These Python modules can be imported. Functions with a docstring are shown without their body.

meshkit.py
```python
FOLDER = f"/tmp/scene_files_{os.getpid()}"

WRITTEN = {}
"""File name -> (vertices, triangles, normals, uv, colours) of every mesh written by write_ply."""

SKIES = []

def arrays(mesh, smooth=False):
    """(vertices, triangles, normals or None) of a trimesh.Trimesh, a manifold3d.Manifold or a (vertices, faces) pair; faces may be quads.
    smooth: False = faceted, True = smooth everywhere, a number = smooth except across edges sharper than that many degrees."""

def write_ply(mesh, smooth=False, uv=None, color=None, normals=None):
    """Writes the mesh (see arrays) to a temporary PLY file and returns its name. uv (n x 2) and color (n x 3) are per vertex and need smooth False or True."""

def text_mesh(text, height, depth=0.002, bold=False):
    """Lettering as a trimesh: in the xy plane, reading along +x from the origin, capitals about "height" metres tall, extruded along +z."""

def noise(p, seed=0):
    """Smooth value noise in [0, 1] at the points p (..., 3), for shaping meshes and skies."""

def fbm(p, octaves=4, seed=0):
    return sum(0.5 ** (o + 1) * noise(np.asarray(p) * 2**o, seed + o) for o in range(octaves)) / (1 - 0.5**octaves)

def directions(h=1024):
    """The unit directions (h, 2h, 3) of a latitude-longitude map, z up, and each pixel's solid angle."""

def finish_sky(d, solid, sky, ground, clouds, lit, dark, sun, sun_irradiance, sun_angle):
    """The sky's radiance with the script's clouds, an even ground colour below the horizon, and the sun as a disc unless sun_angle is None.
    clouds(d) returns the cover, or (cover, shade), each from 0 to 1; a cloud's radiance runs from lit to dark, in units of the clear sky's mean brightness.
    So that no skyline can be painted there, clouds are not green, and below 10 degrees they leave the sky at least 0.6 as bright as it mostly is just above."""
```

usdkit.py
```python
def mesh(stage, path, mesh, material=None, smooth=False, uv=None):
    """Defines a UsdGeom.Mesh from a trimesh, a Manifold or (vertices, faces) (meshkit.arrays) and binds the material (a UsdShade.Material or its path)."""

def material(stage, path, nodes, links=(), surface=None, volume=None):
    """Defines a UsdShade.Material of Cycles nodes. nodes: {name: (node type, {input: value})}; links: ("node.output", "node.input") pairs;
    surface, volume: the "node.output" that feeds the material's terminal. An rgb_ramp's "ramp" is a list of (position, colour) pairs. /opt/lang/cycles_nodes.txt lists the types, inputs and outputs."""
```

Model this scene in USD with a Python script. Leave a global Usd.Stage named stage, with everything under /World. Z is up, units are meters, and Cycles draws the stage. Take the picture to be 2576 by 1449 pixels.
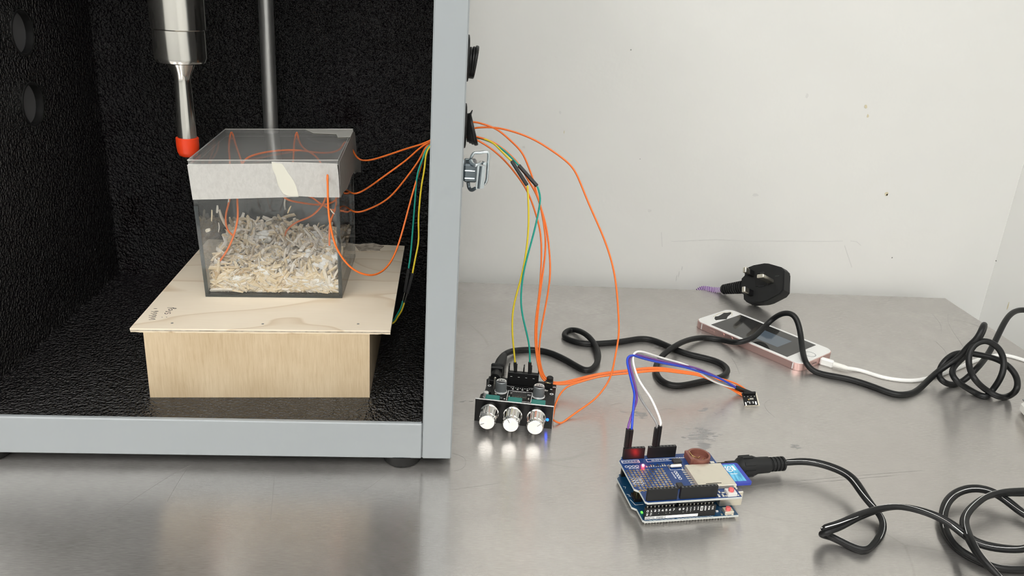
import math, numpy as np, trimesh, manifold3d, usdkit, meshkit
from scipy.interpolate import CubicSpline
from shapely.geometry import Polygon, Point, LineString
from shapely import affinity, unary_union
from pxr import Usd, UsdGeom, UsdLux, UsdShade, Gf, Sdf

stage = Usd.Stage.CreateInMemory()
UsdGeom.SetStageUpAxis(stage, "Z"); UsdGeom.SetStageMetersPerUnit(stage, 1.0)
UsdGeom.Xform.Define(stage, "/World"); UsdGeom.Scope.Define(stage, "/World/Looks")

# ------------------------------------------------------------------ camera, lamps, exposure
# x runs along the bench to the right, y towards the wall behind it, z up from the bench top
FOCAL = 2056.34                                   # in pixels of the 2576 wide frame
CAM = np.array([[0.9956396997, -0.0701400417, 0.0614976658],      # right
                [0.0323480868, -0.3587471502, -0.9328740984],     # down
                [0.0874939405, 0.9307958190, -0.3549140088]])     # forward
EYE = np.array([0.0, 0.0, 0.32408923])
EXPOSURE = 0.0
cam = UsdGeom.Camera.Define(stage, "/World/Camera")
cam.CreateHorizontalApertureAttr(36.0); cam.CreateVerticalApertureAttr(36.0 * 1449 / 2576)
cam.CreateFocalLengthAttr(36.0 * FOCAL / 2576)
cam.CreateClippingRangeAttr(Gf.Vec2f(0.02, 50)); cam.CreateExposureAttr(EXPOSURE)
cam.AddTransformOp().Set(Gf.Matrix4d(*CAM[0], 0, *(-CAM[1]), 0, *(-CAM[2]), 0, *EYE, 1))
BENCH_H, ROOM_TOP = 0.90, 1.85
# ceiling lamps: (x, y, size x, size y, strength)
LAMPS = [(x, y, 0.60, 1.20, 8.4) for y in (-0.75, -2.2) for x in (0.15, -1.0, -2.15)]
LAMP_COLOR = (1.0, 0.985, 0.955)


def at(u, v, z=None, Y=None, X=None):
    """The point of the place that a pixel of the photograph shows, on the level z or the upright plane Y or X."""
    d = CAM.T @ np.array([(u - 1288.0) / FOCAL, (v - 724.5) / FOCAL, 1.0])
    t = (z - EYE[2]) / d[2] if z is not None else Y / d[1] if Y is not None else X / d[0]
    return EYE + t * d


# ------------------------------------------------------------------ prims
names = {}


def fresh(parent, name):
    n = names.get((parent, name), 0); names[(parent, name)] = n + 1
    return f"{parent}/{name}" + (f"_{n:03d}" if n else "")


class Thing:
    def __init__(s, path, M): s.path, s.M = path, M
    def __str__(s): return s.path


def tag(prim, label=None, cat=None, group=None, kind=None):
    for k, v in (("label", label), ("category", cat), ("group", group), ("kind", kind)):
        if v: prim.SetCustomDataByKey(k, v)


def thing(name, label=None, cat=None, loc=(0, 0, 0), yaw=0.0, rot=None, group=None, kind=None):
    """An Xform at the thing's base; its parts are built in its own frame (part) or in the room's (wpart)."""
    path = fresh("/World", name)
    M = np.eye(4); M[:3, 3] = loc
    c, s = math.cos(yaw), math.sin(yaw)
    M[:3, :3] = np.array([[c, -s, 0], [s, c, 0], [0, 0, 1]]) if rot is None else rot
    x = UsdGeom.Xform.Define(stage, path); x.AddTransformOp().Set(Gf.Matrix4d(*M.T.ravel()))
    tag(x.GetPrim(), label, cat, group, kind)
    return Thing(path, M)


def part(parent, name, mesh, mat, smooth=False, label=None, kind=None):
    path = fresh(str(parent), name)
    m = usdkit.mesh(stage, path, mesh, mat, smooth=smooth)
    if label or kind: tag(m.GetPrim(), label, None, None, kind)
    return Thing(path, parent.M if isinstance(parent, Thing) else np.eye(4))


def wpart(parent, name, mesh, mat, smooth=False, label=None, kind=None):
    mesh = to_tri(mesh).copy(); mesh.apply_transform(np.linalg.inv(parent.M))
    return part(parent, name, mesh, mat, smooth, label, kind)


def single(name, mesh, mat, label=None, cat=None, smooth=False, group=None, kind=None):
    mesh = to_tri(mesh).copy(); b = mesh.bounds
    loc = np.array([(b[0][0] + b[1][0]) / 2, (b[0][1] + b[1][1]) / 2, b[0][2]])
    mesh.apply_translation(-loc)
    path = fresh("/World", name)
    m = usdkit.mesh(stage, path, mesh, mat, smooth=smooth)
    m.AddTranslateOp().Set(Gf.Vec3d(*loc)); tag(m.GetPrim(), label, cat, group, kind)
    return Thing(path, np.block([[np.eye(3), loc[:, None]], [np.zeros((1, 3)), 1]]))


# ------------------------------------------------------------------ shapes
def to_tri(m):
    if isinstance(m, trimesh.Trimesh): return m
    v, f, _ = meshkit.arrays(m); return trimesh.Trimesh(v, f, process=False)


def cat_(*ms): return trimesh.util.concatenate([to_tri(m) for m in ms])


def rbox(lo, hi, b=0.0):
    lo, hi = np.minimum(lo, hi).astype(float), np.maximum(lo, hi).astype(float)
    c, h = (lo + hi) / 2, (hi - lo) / 2
    if b <= 0: return trimesh.creation.box(hi - lo, trimesh.transformations.translation_matrix(c))
    b = min(b, 0.45 * 2 * h.min()); p = []
    for s in np.ndindex(2, 2, 2):
        s = np.array(s) * 2 - 1
        for k in range(3):
            q = h - b; q[k] = h[k]; p.append(c + s * q)
    return trimesh.convex.convex_hull(np.array(p))


def cyl(p0, p1, r, r1=None, n=20):
    p0, p1 = np.array(p0, float), np.array(p1, float)
    return tube([p0, p1], [r, r if r1 is None else r1], n)


def lathe(prof, n=32):
    return trimesh.creation.revolve(np.array(prof, float), sections=n)


def along(mesh, p0, d, x=None):
    """Turns a shape built along +z so that it stands at p0 and points along d."""
    d = np.array(d, float) / np.linalg.norm(d)
    a = np.array(x if x is not None else ([1, 0, 0] if abs(d[0]) < 0.9 else [0, 1, 0]), float)
    y = np.cross(d, a); y /= np.linalg.norm(y); a = np.cross(y, d)
    M = np.eye(4); M[:3, 0], M[:3, 1], M[:3, 2], M[:3, 3] = a, y, d, p0
    mesh = to_tri(mesh).copy(); mesh.apply_transform(M); return mesh


def prism(poly, z0, z1):
    poly = poly if isinstance(poly, Polygon) or hasattr(poly, "geoms") else Polygon(poly)
    out = []
    for g in getattr(poly, "geoms", [poly]):
        m = trimesh.creation.extrude_polygon(g, z1 - z0, engine="earcut"); m.apply_translation([0, 0, z0]); out.append(m)
    return trimesh.util.concatenate(out)


def moved(mesh, t): m = to_tri(mesh).copy(); m.apply_translation(t); return m


def turned(mesh, ang, axis, point=(0, 0, 0)):
    m = to_tri(mesh).copy(); m.apply_transform(trimesh.transformations.rotation_matrix(ang, axis, point)); return m


def curve(pts, step=0.0025):
    p = np.array(pts, float)
    keep = np.r_[True, np.linalg.norm(np.diff(p, axis=0), axis=1) > 1e-6]; p = p[keep]
    if len(p) < 3: return p
    t = np.r_[0, np.cumsum(np.linalg.norm(np.diff(p, axis=0), axis=1) ** 0.5)]
    cs = CubicSpline(t, p, bc_type="natural")
    n = max(len(p) * 3, int(np.linalg.norm(np.diff(p, axis=0), axis=1).sum() / step))
    return cs(np.linspace(0, t[-1], n))


def frames(p):
    t = np.gradient(p, axis=0); t /= np.linalg.norm(t, axis=1, keepdims=True)
    a = np.cross(t[0], [0, 0, 1.0]);
    if np.linalg.norm(a) < 0.1: a = np.cross(t[0], [1.0, 0, 0])
    A = []
    for k in range(len(p)):
        a = a - t[k] * (a @ t[k]); a /= np.linalg.norm(a); A.append(a)
    A = np.array(A); return t, A, np.cross(t, A)


def tube(pts, r, n=10):
    p = np.array(pts, float); r = np.broadcast_to(r, (len(p),))
    t, A, B = frames(p); w = np.arange(n) * 2 * math.pi / n
    v = p[:, None] + r[:, None, None] * (np.cos(w)[None, :, None] * A[:, None] + np.sin(w)[None, :, None] * B[:, None])
    m = len(p); i, j = np.meshgrid(np.arange(m - 1), np.arange(n), indexing="ij")
    q = np.stack([i * n + j, (i + 1) * n + j, (i + 1) * n + (j + 1) % n, i * n + (j + 1) % n], -1).reshape(-1, 4)[:, ::-1]
    f = np.vstack([q[:, [0, 1, 2]], q[:, [0, 2, 3]]])
    k = np.arange(n); V = np.vstack([v.reshape(-1, 3), p[:1], p[-1:]])
    c0 = np.stack([np.full(n, m * n), (k + 1) % n, k], 1); c1 = np.stack([np.full(n, m * n + 1), (m - 1) * n + k, (m - 1) * n + (k + 1) % n], 1)
    mesh = trimesh.Trimesh(V, np.vstack([f, c0, c1]), process=False)
    if mesh.volume < 0: mesh.invert()
    return mesh


def path_(pts, r=0.0):
    """Pixels with their distance (u, v, Y) as points of the room; none lies lower than r above the bench."""
    out = []
    for q in pts:
        w = at(q[0], q[1], Y=q[2]) if len(q) == 3 else np.array(q[:3]) if q[3] == "w" else at(q[0], q[1], z=q[3])
        if w[2] < r: w = at(q[0], q[1], z=r)
        out.append(w)
    return out


def ribbon(pts, w, z0, z1):
    """A flat stroke of width w along points (x, y), lying between z0 and z1."""
    return prism(LineString(np.array(pts)[:, :2]).buffer(w / 2, resolution=2, cap_style=1), z0, z1)


def textm(t, h, depth=0.0002, bold=False, yaw=0.0, loc=(0, 0, 0), sx=1.0):
    m = meshkit.text_mesh(t, h, depth, bold)
    b = m.bounds; m.apply_translation([-(b[0][0] + b[1][0]) / 2, -(b[0][1] + b[1][1]) / 2, 0]); m.apply_scale([sx, 1, 1])
    return moved(turned(m, yaw, [0, 0, 1]), loc)


# ------------------------------------------------------------------ materials
def look(name, nodes, links, surface): return usdkit.material(stage, "/World/Looks/" + name, nodes, links, surface=surface)


def plain(name, color, rough=0.5, metal=0.0, **kw):
    return look(name, {"p": ("principled_bsdf", {"base_color": color, "roughness": rough, "metallic": metal, **kw})}, [], "p.BSDF")


def glow(name, color, strength):
    return look(name, {"e": ("emission", {"color": color, "strength": strength})}, [], "e.emission")


def pane(name, tint, haze, gloss0=0.04, gloss1=0.75, rough=0.02, hazecol=(0.8, 0.8, 0.78)):
    """Clear plastic: plain transparency under a mirror that grows at grazing angles, with a little haze of dust and scratches."""
    return look(name, {"t": ("transparent_bsdf", {"color": tint}), "g": ("glossy_bsdf", {"color": (1, 1, 1), "roughness": rough}),
                       "d": ("diffuse_bsdf", {"color": hazecol}), "l": ("layer_weight", {"blend": 0.5}),
                       "w": ("math", {"math_type": "power", "value2": 5.0}), "a": ("math", {"math_type": "multiply_add", "value2": gloss1, "value3": gloss0}),
                       "h": ("mix_closure", {"fac": haze}), "m": ("mix_closure", {})},
                [("l.facing", "w.value1"), ("w.value", "a.value1"), ("t.BSDF", "h.closure1"), ("d.BSDF", "h.closure2"), ("a.value", "m.fac"), ("h.closure", "m.closure1"), ("g.BSDF", "m.closure2")], "m.closure")


M = {}
M["wall"] = look("wall", {"g": ("geometry", {}), "n": ("noise_texture", {"scale": 3.0, "detail": 3}), "r": ("rgb_ramp", {"ramp": [(0.3, (0.70, 0.70, 0.68)), (0.7, (0.73, 0.73, 0.71))]}),
                          "n2": ("noise_texture", {"scale": 180.0, "detail": 2}), "b": ("bump", {"strength": 0.12, "distance": 0.001}), "p": ("principled_bsdf", {"roughness": 0.45})},
                 [("g.position", "n.vector"), ("n.fac", "r.fac"), ("r.color", "p.base_color"), ("g.position", "n2.vector"), ("n2.fac", "b.height"), ("b.normal", "p.normal")], "p.BSDF")
M["wall_brightened"] = plain("wall_brightened", (0.84, 0.84, 0.82), 0.45)  # wall paint made lighter to stand for stronger light on the right wall
M["ceiling"] = plain("ceiling", (0.8, 0.8, 0.78), 0.8)
M["floor"] = plain("floor_vinyl", (0.42, 0.43, 0.43), 0.4)
M["stain_tan"] = plain("stain_tan", (0.62, 0.56, 0.40), 0.5)
M["stain_brown"] = plain("stain_brown", (0.45, 0.30, 0.12), 0.5)
M["scuff"] = plain("scuff", (0.645, 0.645, 0.63), 0.6)
M["scuff_dark"] = plain("scuff_dark", (0.25, 0.25, 0.24), 0.6)
# brushed steel: drawn along x, so that reflections smear along the line of sight; fine streaks, worn dull patches, hair scratches
M["steel"] = look("bench_steel", {
    "g": ("geometry", {}), "m": ("mapping", {"scale": (160, 1500, 1)}), "n": ("noise_texture", {"scale": 1.0, "detail": 3, "roughness": 0.6}),
    "n2": ("noise_texture", {"scale": 7.0, "detail": 4, "roughness": 0.55}), "r": ("rgb_ramp", {"ramp": [(0.3, (0.565, 0.54, 0.52)), (0.75, (0.64, 0.617, 0.597))]}),
    "ro": ("map_range", {"from_min": 0.3, "from_max": 0.7, "to_min": 0.22, "to_max": 0.29}), "ro2": ("map_range", {"from_min": 0.2, "from_max": 0.8, "to_min": -0.025, "to_max": 0.025}),
    "ra": ("math", {"math_type": "add"}),
    "mv": ("mapping", {"scale": (9, 14, 1)}), "nd": ("noise_texture", {"scale": 5.0, "detail": 2}), "vm": ("vector_math", {"math_type": "multiply_add", "vector2": (0.16, 0.16, 0.0)}),
    "v": ("voronoi_texture", {"scale": 1.0, "feature": "distance_to_edge"}), "vr": ("map_range", {"from_min": 0.004, "from_max": 0.012, "to_min": 1.0, "to_max": 0.0, "clamp": True}),
    "n3": ("noise_texture", {"scale": 11.0, "detail": 1}), "n3r": ("map_range", {"from_min": 0.54, "from_max": 0.66, "to_min": 0.0, "to_max": 0.22, "clamp": True}), "sm": ("math", {"math_type": "multiply"}),
    "mx": ("mix_color", {"b": (0.33, 0.32, 0.30)}), "b": ("bump", {"strength": 0.07, "distance": 0.0003}), "t": ("combine_xyz", {"x": 0.0, "y": 1.0, "z": 0.0}),
    "p": ("principled_bsdf", {"metallic": 0.88, "anisotropic": 0.9})},
    [("g.position", "m.vector"), ("m.vector", "n.vector"), ("g.position", "n2.vector"), ("n2.fac", "r.fac"), ("n2.fac", "ro.value"), ("n.fac", "ro2.value"), ("ro.result", "ra.value1"), ("ro2.result", "ra.value2"), ("ra.value", "p.roughness"),
     ("g.position", "nd.vector"), ("nd.color", "vm.vector1"), ("g.position", "vm.vector3"), ("vm.vector", "mv.vector"), ("mv.vector", "v.vector"), ("v.distance", "vr.value"), ("g.position", "n3.vector"), ("n3.fac", "n3r.value"), ("vr.result", "sm.value1"), ("n3r.result", "sm.value2"),
     ("r.color", "mx.a"), ("sm.value", "mx.fac"), ("mx.result", "p.base_color"), ("n.fac", "b.height"), ("b.normal", "p.normal"), ("t.vector", "p.tangent")], "p.BSDF")
M["steel_plain"] = plain("steel_plain", (0.6, 0.59, 0.57), 0.35, 1.0)
M["dull_patch"] = plain("dull_patch", (0.27, 0.265, 0.26), 0.5)
M["scratch"] = plain("scratch", (0.20, 0.195, 0.185), 0.5)
M["paint"] = look("grey_paint", {"g": ("geometry", {}), "n": ("noise_texture", {"scale": 900.0, "detail": 1}), "b": ("bump", {"strength": 0.06, "distance": 0.0003}), "p": ("principled_bsdf", {"base_color": (0.300, 0.325, 0.340), "roughness": 0.38})},
                  [("g.position", "n.vector"), ("n.fac", "b.height"), ("b.normal", "p.normal")], "p.BSDF")
# pebbled black lining: rounded grains of 2 to 4 mm that glint
M["lining"] = look("black_lining", {"g": ("geometry", {}), "nd": ("noise_texture", {"scale": 130.0, "detail": 2}), "vm": ("vector_math", {"math_type": "multiply_add", "vector2": (0.006, 0.006, 0.006)}),
    "v": ("voronoi_texture", {"scale": 400.0, "feature": "smooth_f1", "smoothness": 0.4}), "n": ("noise_texture", {"scale": 700.0, "detail": 2, "roughness": 0.6}), "a": ("math", {"math_type": "multiply_add", "value2": -1.0}),
    "b": ("bump", {"strength": 1.0, "distance": 0.0026}), "p": ("principled_bsdf", {"base_color": (0.005, 0.005, 0.0053), "roughness": 0.13, "specular_ior_level": 0.8})},
    [("g.position", "nd.vector"), ("nd.color", "vm.vector1"), ("g.position", "vm.vector3"), ("vm.vector", "v.vector"), ("g.position", "n.vector"), ("v.distance", "a.value1"), ("n.fac", "a.value3"), ("a.value", "b.height"), ("b.normal", "p.normal")], "p.BSDF")
M["rubber"] = plain("black_rubber", (0.009, 0.009, 0.009), 0.55, specular_ior_level=0.32)
M["flap"] = plain("port_membrane", (0.10, 0.10, 0.104), 0.6)
M["zinc"] = plain("zinc", (0.62, 0.68, 0.71), 0.28, 1.0)
M["zinc_dark"] = plain("zinc_dark", (0.20, 0.235, 0.26), 0.35, 0.9)
M["brushed"] = plain("turned_steel", (0.66, 0.645, 0.61), 0.17, 1.0)
M["rod"] = plain("rod_steel", (0.50, 0.50, 0.50), 0.38, 0.9)
M["cap_red"] = plain("cap_red", (0.80, 0.055, 0.012), 0.33)


# birch veneer: a few thin growth lines that wander like contours, plus short pale fibres
M["ply_top"] = look("ply_top", {"g": ("geometry", {}), "m": ("mapping", {"scale": (5.5, 11.0, 11.0)}), "n": ("noise_texture", {"scale": 1.0, "detail": 2.0, "roughness": 0.35, "distortion": 0.4}), "k": ("math", {"math_type": "multiply", "value2": 6.5}), "f": ("math", {"math_type": "fraction"}),
    "r": ("rgb_ramp", {"ramp": [(0.0, (0, 0, 0)), (0.55, (0.02, 0.02, 0.02)), (0.88, (0.14, 0.14, 0.14)), (0.965, (0.46, 0.46, 0.46)), (1.0, (0.0, 0.0, 0.0))]}), "m2": ("mapping", {"scale": (45, 700, 300)}), "n2": ("noise_texture", {"scale": 1.0, "detail": 3}), "n3": ("noise_texture", {"scale": 16.0, "detail": 2}),
    "x0": ("mix_color", {"a": (0.84, 0.76, 0.63), "b": (0.80, 0.705, 0.565)}), "x1": ("mix_color", {"b": (0.70, 0.58, 0.42)}), "h": ("math", {"math_type": "multiply", "value2": 0.35}), "x2": ("mix_color", {"b": (0.50, 0.35, 0.19)}), "p": ("principled_bsdf", {"roughness": 0.6})},
    [("g.position", "m.vector"), ("m.vector", "n.vector"), ("n.fac", "k.value1"), ("k.value", "f.value1"), ("f.value", "r.fac"), ("g.position", "m2.vector"), ("m2.vector", "n2.vector"), ("g.position", "n3.vector"), ("n3.fac", "x0.fac"), ("x0.result", "x1.a"), ("n2.fac", "h.value1"), ("h.value", "x1.fac"), ("x1.result", "x2.a"), ("r.color", "x2.fac"), ("x2.result", "p.base_color")], "p.BSDF")
M["ply_front"] = look("ply_front", {"g": ("geometry", {}), "m": ("mapping", {"scale": (800, 60, 60)}), "n": ("noise_texture", {"scale": 1.0, "detail": 4, "roughness": 0.65, "distortion": 0.3}), "n2": ("noise_texture", {"scale": 28.0, "detail": 3}),
    "r": ("rgb_ramp", {"ramp": [(0.25, (0.49, 0.375, 0.24)), (0.5, (0.56, 0.445, 0.30)), (0.72, (0.61, 0.495, 0.345))]}), "r2": ("rgb_ramp", {"ramp": [(0.3, (0.86, 0.83, 0.78)), (0.7, (1.0, 1.0, 1.0))]}), "x": ("mix_color", {"blend_type": "multiply", "fac": 1.0}), "p": ("principled_bsdf", {"roughness": 0.6})},
    [("g.position", "m.vector"), ("m.vector", "n.vector"), ("g.position", "n2.vector"), ("n.fac", "r.fac"), ("n2.fac", "r2.fac"), ("r.color", "x.a"), ("r2.color", "x.b"), ("x.result", "p.base_color")], "p.BSDF")
M["ply_edge"] = plain("ply_edge", (0.66, 0.57, 0.43), 0.6)
M["ply_core"] = look("ply_core", {"g": ("geometry", {}), "m": ("mapping", {"scale": (200, 200, 40)}), "n": ("noise_texture", {"scale": 1.0, "detail": 2}), "r": ("rgb_ramp", {"ramp": [(0.35, (0.28, 0.24, 0.19)), (0.6, (0.52, 0.46, 0.38))]}), "p": ("principled_bsdf", {"roughness": 0.7})},
    [("g.position", "m.vector"), ("m.vector", "n.vector"), ("n.fac", "r.fac"), ("r.color", "p.base_color")], "p.BSDF")
M["glue"] = plain("glue_line", (0.10, 0.075, 0.05), 0.7)
M["ink"] = plain("ink", (0.02, 0.02, 0.025), 0.5)
M["acrylic"] = pane("acrylic", (0.95, 0.955, 0.955), 0.008)
M["acrylic_lid"] = pane("acrylic_lid", (0.93, 0.93, 0.925), 0.13, 0.04, 0.6)
M["acrylic_edge"] = pane("acrylic_edge", (0.42, 0.46, 0.47), 0.10, 0.06, 0.7, 0.05, (0.25, 0.28, 0.29))
M["acrylic_highlight"] = pane("acrylic_highlight", (0.85, 0.85, 0.84), 0.35, 0.05, 0.6, 0.05)
M["tape"] = look("masking_tape", {"g": ("geometry", {}), "m": ("mapping", {"scale": (1.0, 1.0, 0.55)}), "n": ("noise_texture", {"scale": 420.0, "detail": 4, "roughness": 0.7, "distortion": 0.6}), "r": ("rgb_ramp", {"ramp": [(0.3, (0.57, 0.565, 0.545)), (0.62, (0.68, 0.675, 0.655))]}), "b": ("bump", {"strength": 0.25, "distance": 0.0003}), "p": ("principled_bsdf", {"roughness": 0.7}), "t": ("translucent_bsdf", {"color": (0.66, 0.62, 0.54)}), "x": ("mix_closure", {"fac": 0.25})},
    [("g.position", "m.vector"), ("m.vector", "n.vector"), ("n.fac", "r.fac"), ("r.color", "p.base_color"), ("n.fac", "b.height"), ("b.normal", "p.normal"), ("p.BSDF", "x.closure1"), ("t.BSDF", "x.closure2")], "x.closure")
M["tape_double"] = plain("masking_tape_double", (0.64, 0.63, 0.55), 0.7)
M["tape_thin"] = pane("masking_tape_thin", (0.6, 0.6, 0.56), 0.6, 0.03, 0.2, 0.4, (0.75, 0.74, 0.69))


def chipmat(name, stops, rough=0.75):
    return look(name, {"i": ("geometry", {}), "o": ("object_info", {}), "a": ("math", {"math_type": "add"}), "f": ("math", {"math_type": "fraction"}), "r": ("rgb_ramp", {"ramp": stops}), "n": ("noise_texture", {"scale": 500.0, "detail": 2}), "m": ("mix_color", {"b": (0.80, 0.78, 0.74)}),
        "q": ("map_range", {"from_min": 0.45, "from_max": 0.8, "to_min": 0.0, "to_max": 0.7, "clamp": True}), "p": ("principled_bsdf", {"roughness": rough})},
        [("i.random_per_island", "a.value1"), ("o.random", "a.value2"), ("a.value", "f.value1"), ("f.value", "r.fac"), ("i.position", "n.vector"), ("n.fac", "q.value"), ("r.color", "m.a"), ("q.result", "m.fac"), ("m.result", "p.base_color")], "p.BSDF")


M["chip"] = chipmat("hemp_chip", [(0.0, (0.42, 0.29, 0.16)), (0.25, (0.62, 0.47, 0.28)), (0.55, (0.70, 0.58, 0.40)), (0.8, (0.74, 0.67, 0.55)), (1.0, (0.55, 0.45, 0.34))])
M["chip_pale"] = chipmat("hemp_chip_pale", [(0.0, (0.62, 0.53, 0.42)), (0.4, (0.72, 0.65, 0.56)), (1.0, (0.78, 0.73, 0.66))])
M["crumbs"] = look("packed_crumbs", {"g": ("geometry", {}), "n": ("noise_texture", {"scale": 330.0, "detail": 3}), "r": ("rgb_ramp", {"ramp": [(0.35, (0.16, 0.12, 0.08)), (0.65, (0.55, 0.47, 0.37))]}), "p": ("principled_bsdf", {"roughness": 0.9})}, [("g.position", "n.vector"), ("n.fac", "r.fac"), ("r.color", "p.base_color")], "p.BSDF")  # crumbs darkened so the gaps between chips look shaded
M["fluff"] = plain("white_fluff", (0.80, 0.79, 0.76), 0.9)
M["orange"] = plain("orange_wire", (0.90, 0.19, 0.03), 0.4)
M["yellow"] = plain("yellow_wire", (0.78, 0.60, 0.03), 0.4)
M["teal"] = plain("teal_wire", (0.01, 0.33, 0.26), 0.4)
M["white_wire"] = plain("white_wire", (0.82, 0.82, 0.80), 0.4)
M["grey_wire"] = plain("grey_wire", (0.27, 0.27, 0.27), 0.4)
M["blue_wire"] = plain("blue_wire", (0.02, 0.06, 0.55), 0.4)
M["purple_wire"] = plain("purple_wire", (0.17, 0.06, 0.28), 0.4)
M["black"] = plain("black_plastic", (0.008, 0.008, 0.0085), 0.4, specular_ior_level=0.32)
M["black_mat"] = plain("black_mat_plastic", (0.013, 0.0135, 0.014), 0.55, specular_ior_level=0.32)
M["cable"] = plain("black_cable", (0.006, 0.0065, 0.007), 0.42, specular_ior_level=0.32)
M["print"] = plain("white_print", (0.80, 0.80, 0.80), 0.5)
M["faint_print"] = plain("faint_print", (0.10, 0.10, 0.10), 0.5)
M["pcb_black"] = plain("board_black", (0.007, 0.007, 0.0075), 0.38, specular_ior_level=0.32)
M["pcb_blue"] = plain("board_blue", (0.012, 0.045, 0.17), 0.35)
M["pcb_teal"] = plain("board_teal_blue", (0.006, 0.05, 0.12), 0.35)
M["pcb_edge"] = plain("board_edge", (0.52, 0.54, 0.52), 0.5)
M["chrome"] = plain("chrome", (0.82, 0.81, 0.79), 0.12, 1.0)
M["alu"] = plain("turned_aluminium", (0.90, 0.89, 0.87), 0.3, 1.0)
M["alu_grey"] = plain("capacitor_sleeve", (0.27, 0.29, 0.30), 0.35, 0.5)
M["alu_top"] = plain("capacitor_top", (0.72, 0.72, 0.70), 0.4, 0.3)
M["teal_part"] = plain("teal_plastic", (0.01, 0.20, 0.175), 0.35)
M["tin"] = plain("tinned_metal", (0.80, 0.77, 0.70), 0.3, 1.0)
M["shell"] = look("stamped_metal", {"g": ("geometry", {}), "n": ("noise_texture", {"scale": 120.0}), "r": ("map_range", {"to_min": 0.3, "to_max": 0.45}), "p": ("principled_bsdf", {"base_color": (0.80, 0.75, 0.64), "metallic": 0.85})}, [("g.position", "n.vector"), ("n.fac", "r.value"), ("r.result", "p.roughness")], "p.BSDF")
M["gold"] = plain("gold_contact", (0.85, 0.62, 0.28), 0.25, 1.0)
M["brown_part"] = plain("brown_plastic", (0.20, 0.075, 0.055), 0.45)
M["pink_button"] = plain("pink_button", (0.66, 0.12, 0.12), 0.45)
M["chip_black"] = plain("chip_black", (0.03, 0.03, 0.03), 0.5)
M["card_blue"] = plain("card_blue", (0.03, 0.05, 0.38), 0.4)
M["card_label"] = look("card_label", {"g": ("geometry", {}), "m": ("mapping", {"scale": (500, 60, 1)}), "n": ("noise_texture", {"scale": 1.0}), "r": ("rgb_ramp", {"ramp": [(0.35, (0.03, 0.26, 0.50)), (0.65, (0.16, 0.55, 0.78))]}), "p": ("principled_bsdf", {"roughness": 0.3})}, [("g.position", "m.vector"), ("m.vector", "n.vector"), ("n.fac", "r.fac"), ("r.color", "p.base_color")], "p.BSDF")
M["led_red"] = glow("red_light", (1.0, 0.035, 0.03), 240.0)
M["led_green"] = glow("green_light", (0.10, 1.0, 0.05), 3.0)
M["led_blue"] = glow("blue_light", (0.008, 0.07, 1.0), 9.0)
M["rose"] = plain("rose_gold", (0.68, 0.46, 0.43), 0.34, 0.85)
M["phone_white"] = plain("phone_white", (0.80, 0.80, 0.79), 0.12)
M["phone_screen"] = plain("phone_screen", (0.028, 0.028, 0.028), 0.06)
M["screen_picture"] = look("screen_picture", {"p": ("principled_bsdf", {"base_color": (0.03, 0.035, 0.04), "roughness": 0.06, "emission_color": (0.30, 0.40, 0.50), "emission_strength": 0.18})}, [], "p.BSDF")
M["white_plastic"] = plain("white_plastic", (0.80, 0.79, 0.75), 0.35)
M["cream_plastic"] = plain("cream_plastic", (0.78, 0.73, 0.64), 0.4)
M["pin_metal"] = plain("pin_metal", (0.76, 0.72, 0.62), 0.25, 1.0)
M["lamp"] = look("lamp_diffuser", {"e": ("emission", {"color": LAMP_COLOR, "strength": LAMPS[0][4]})}, [], "e.emission")

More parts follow.
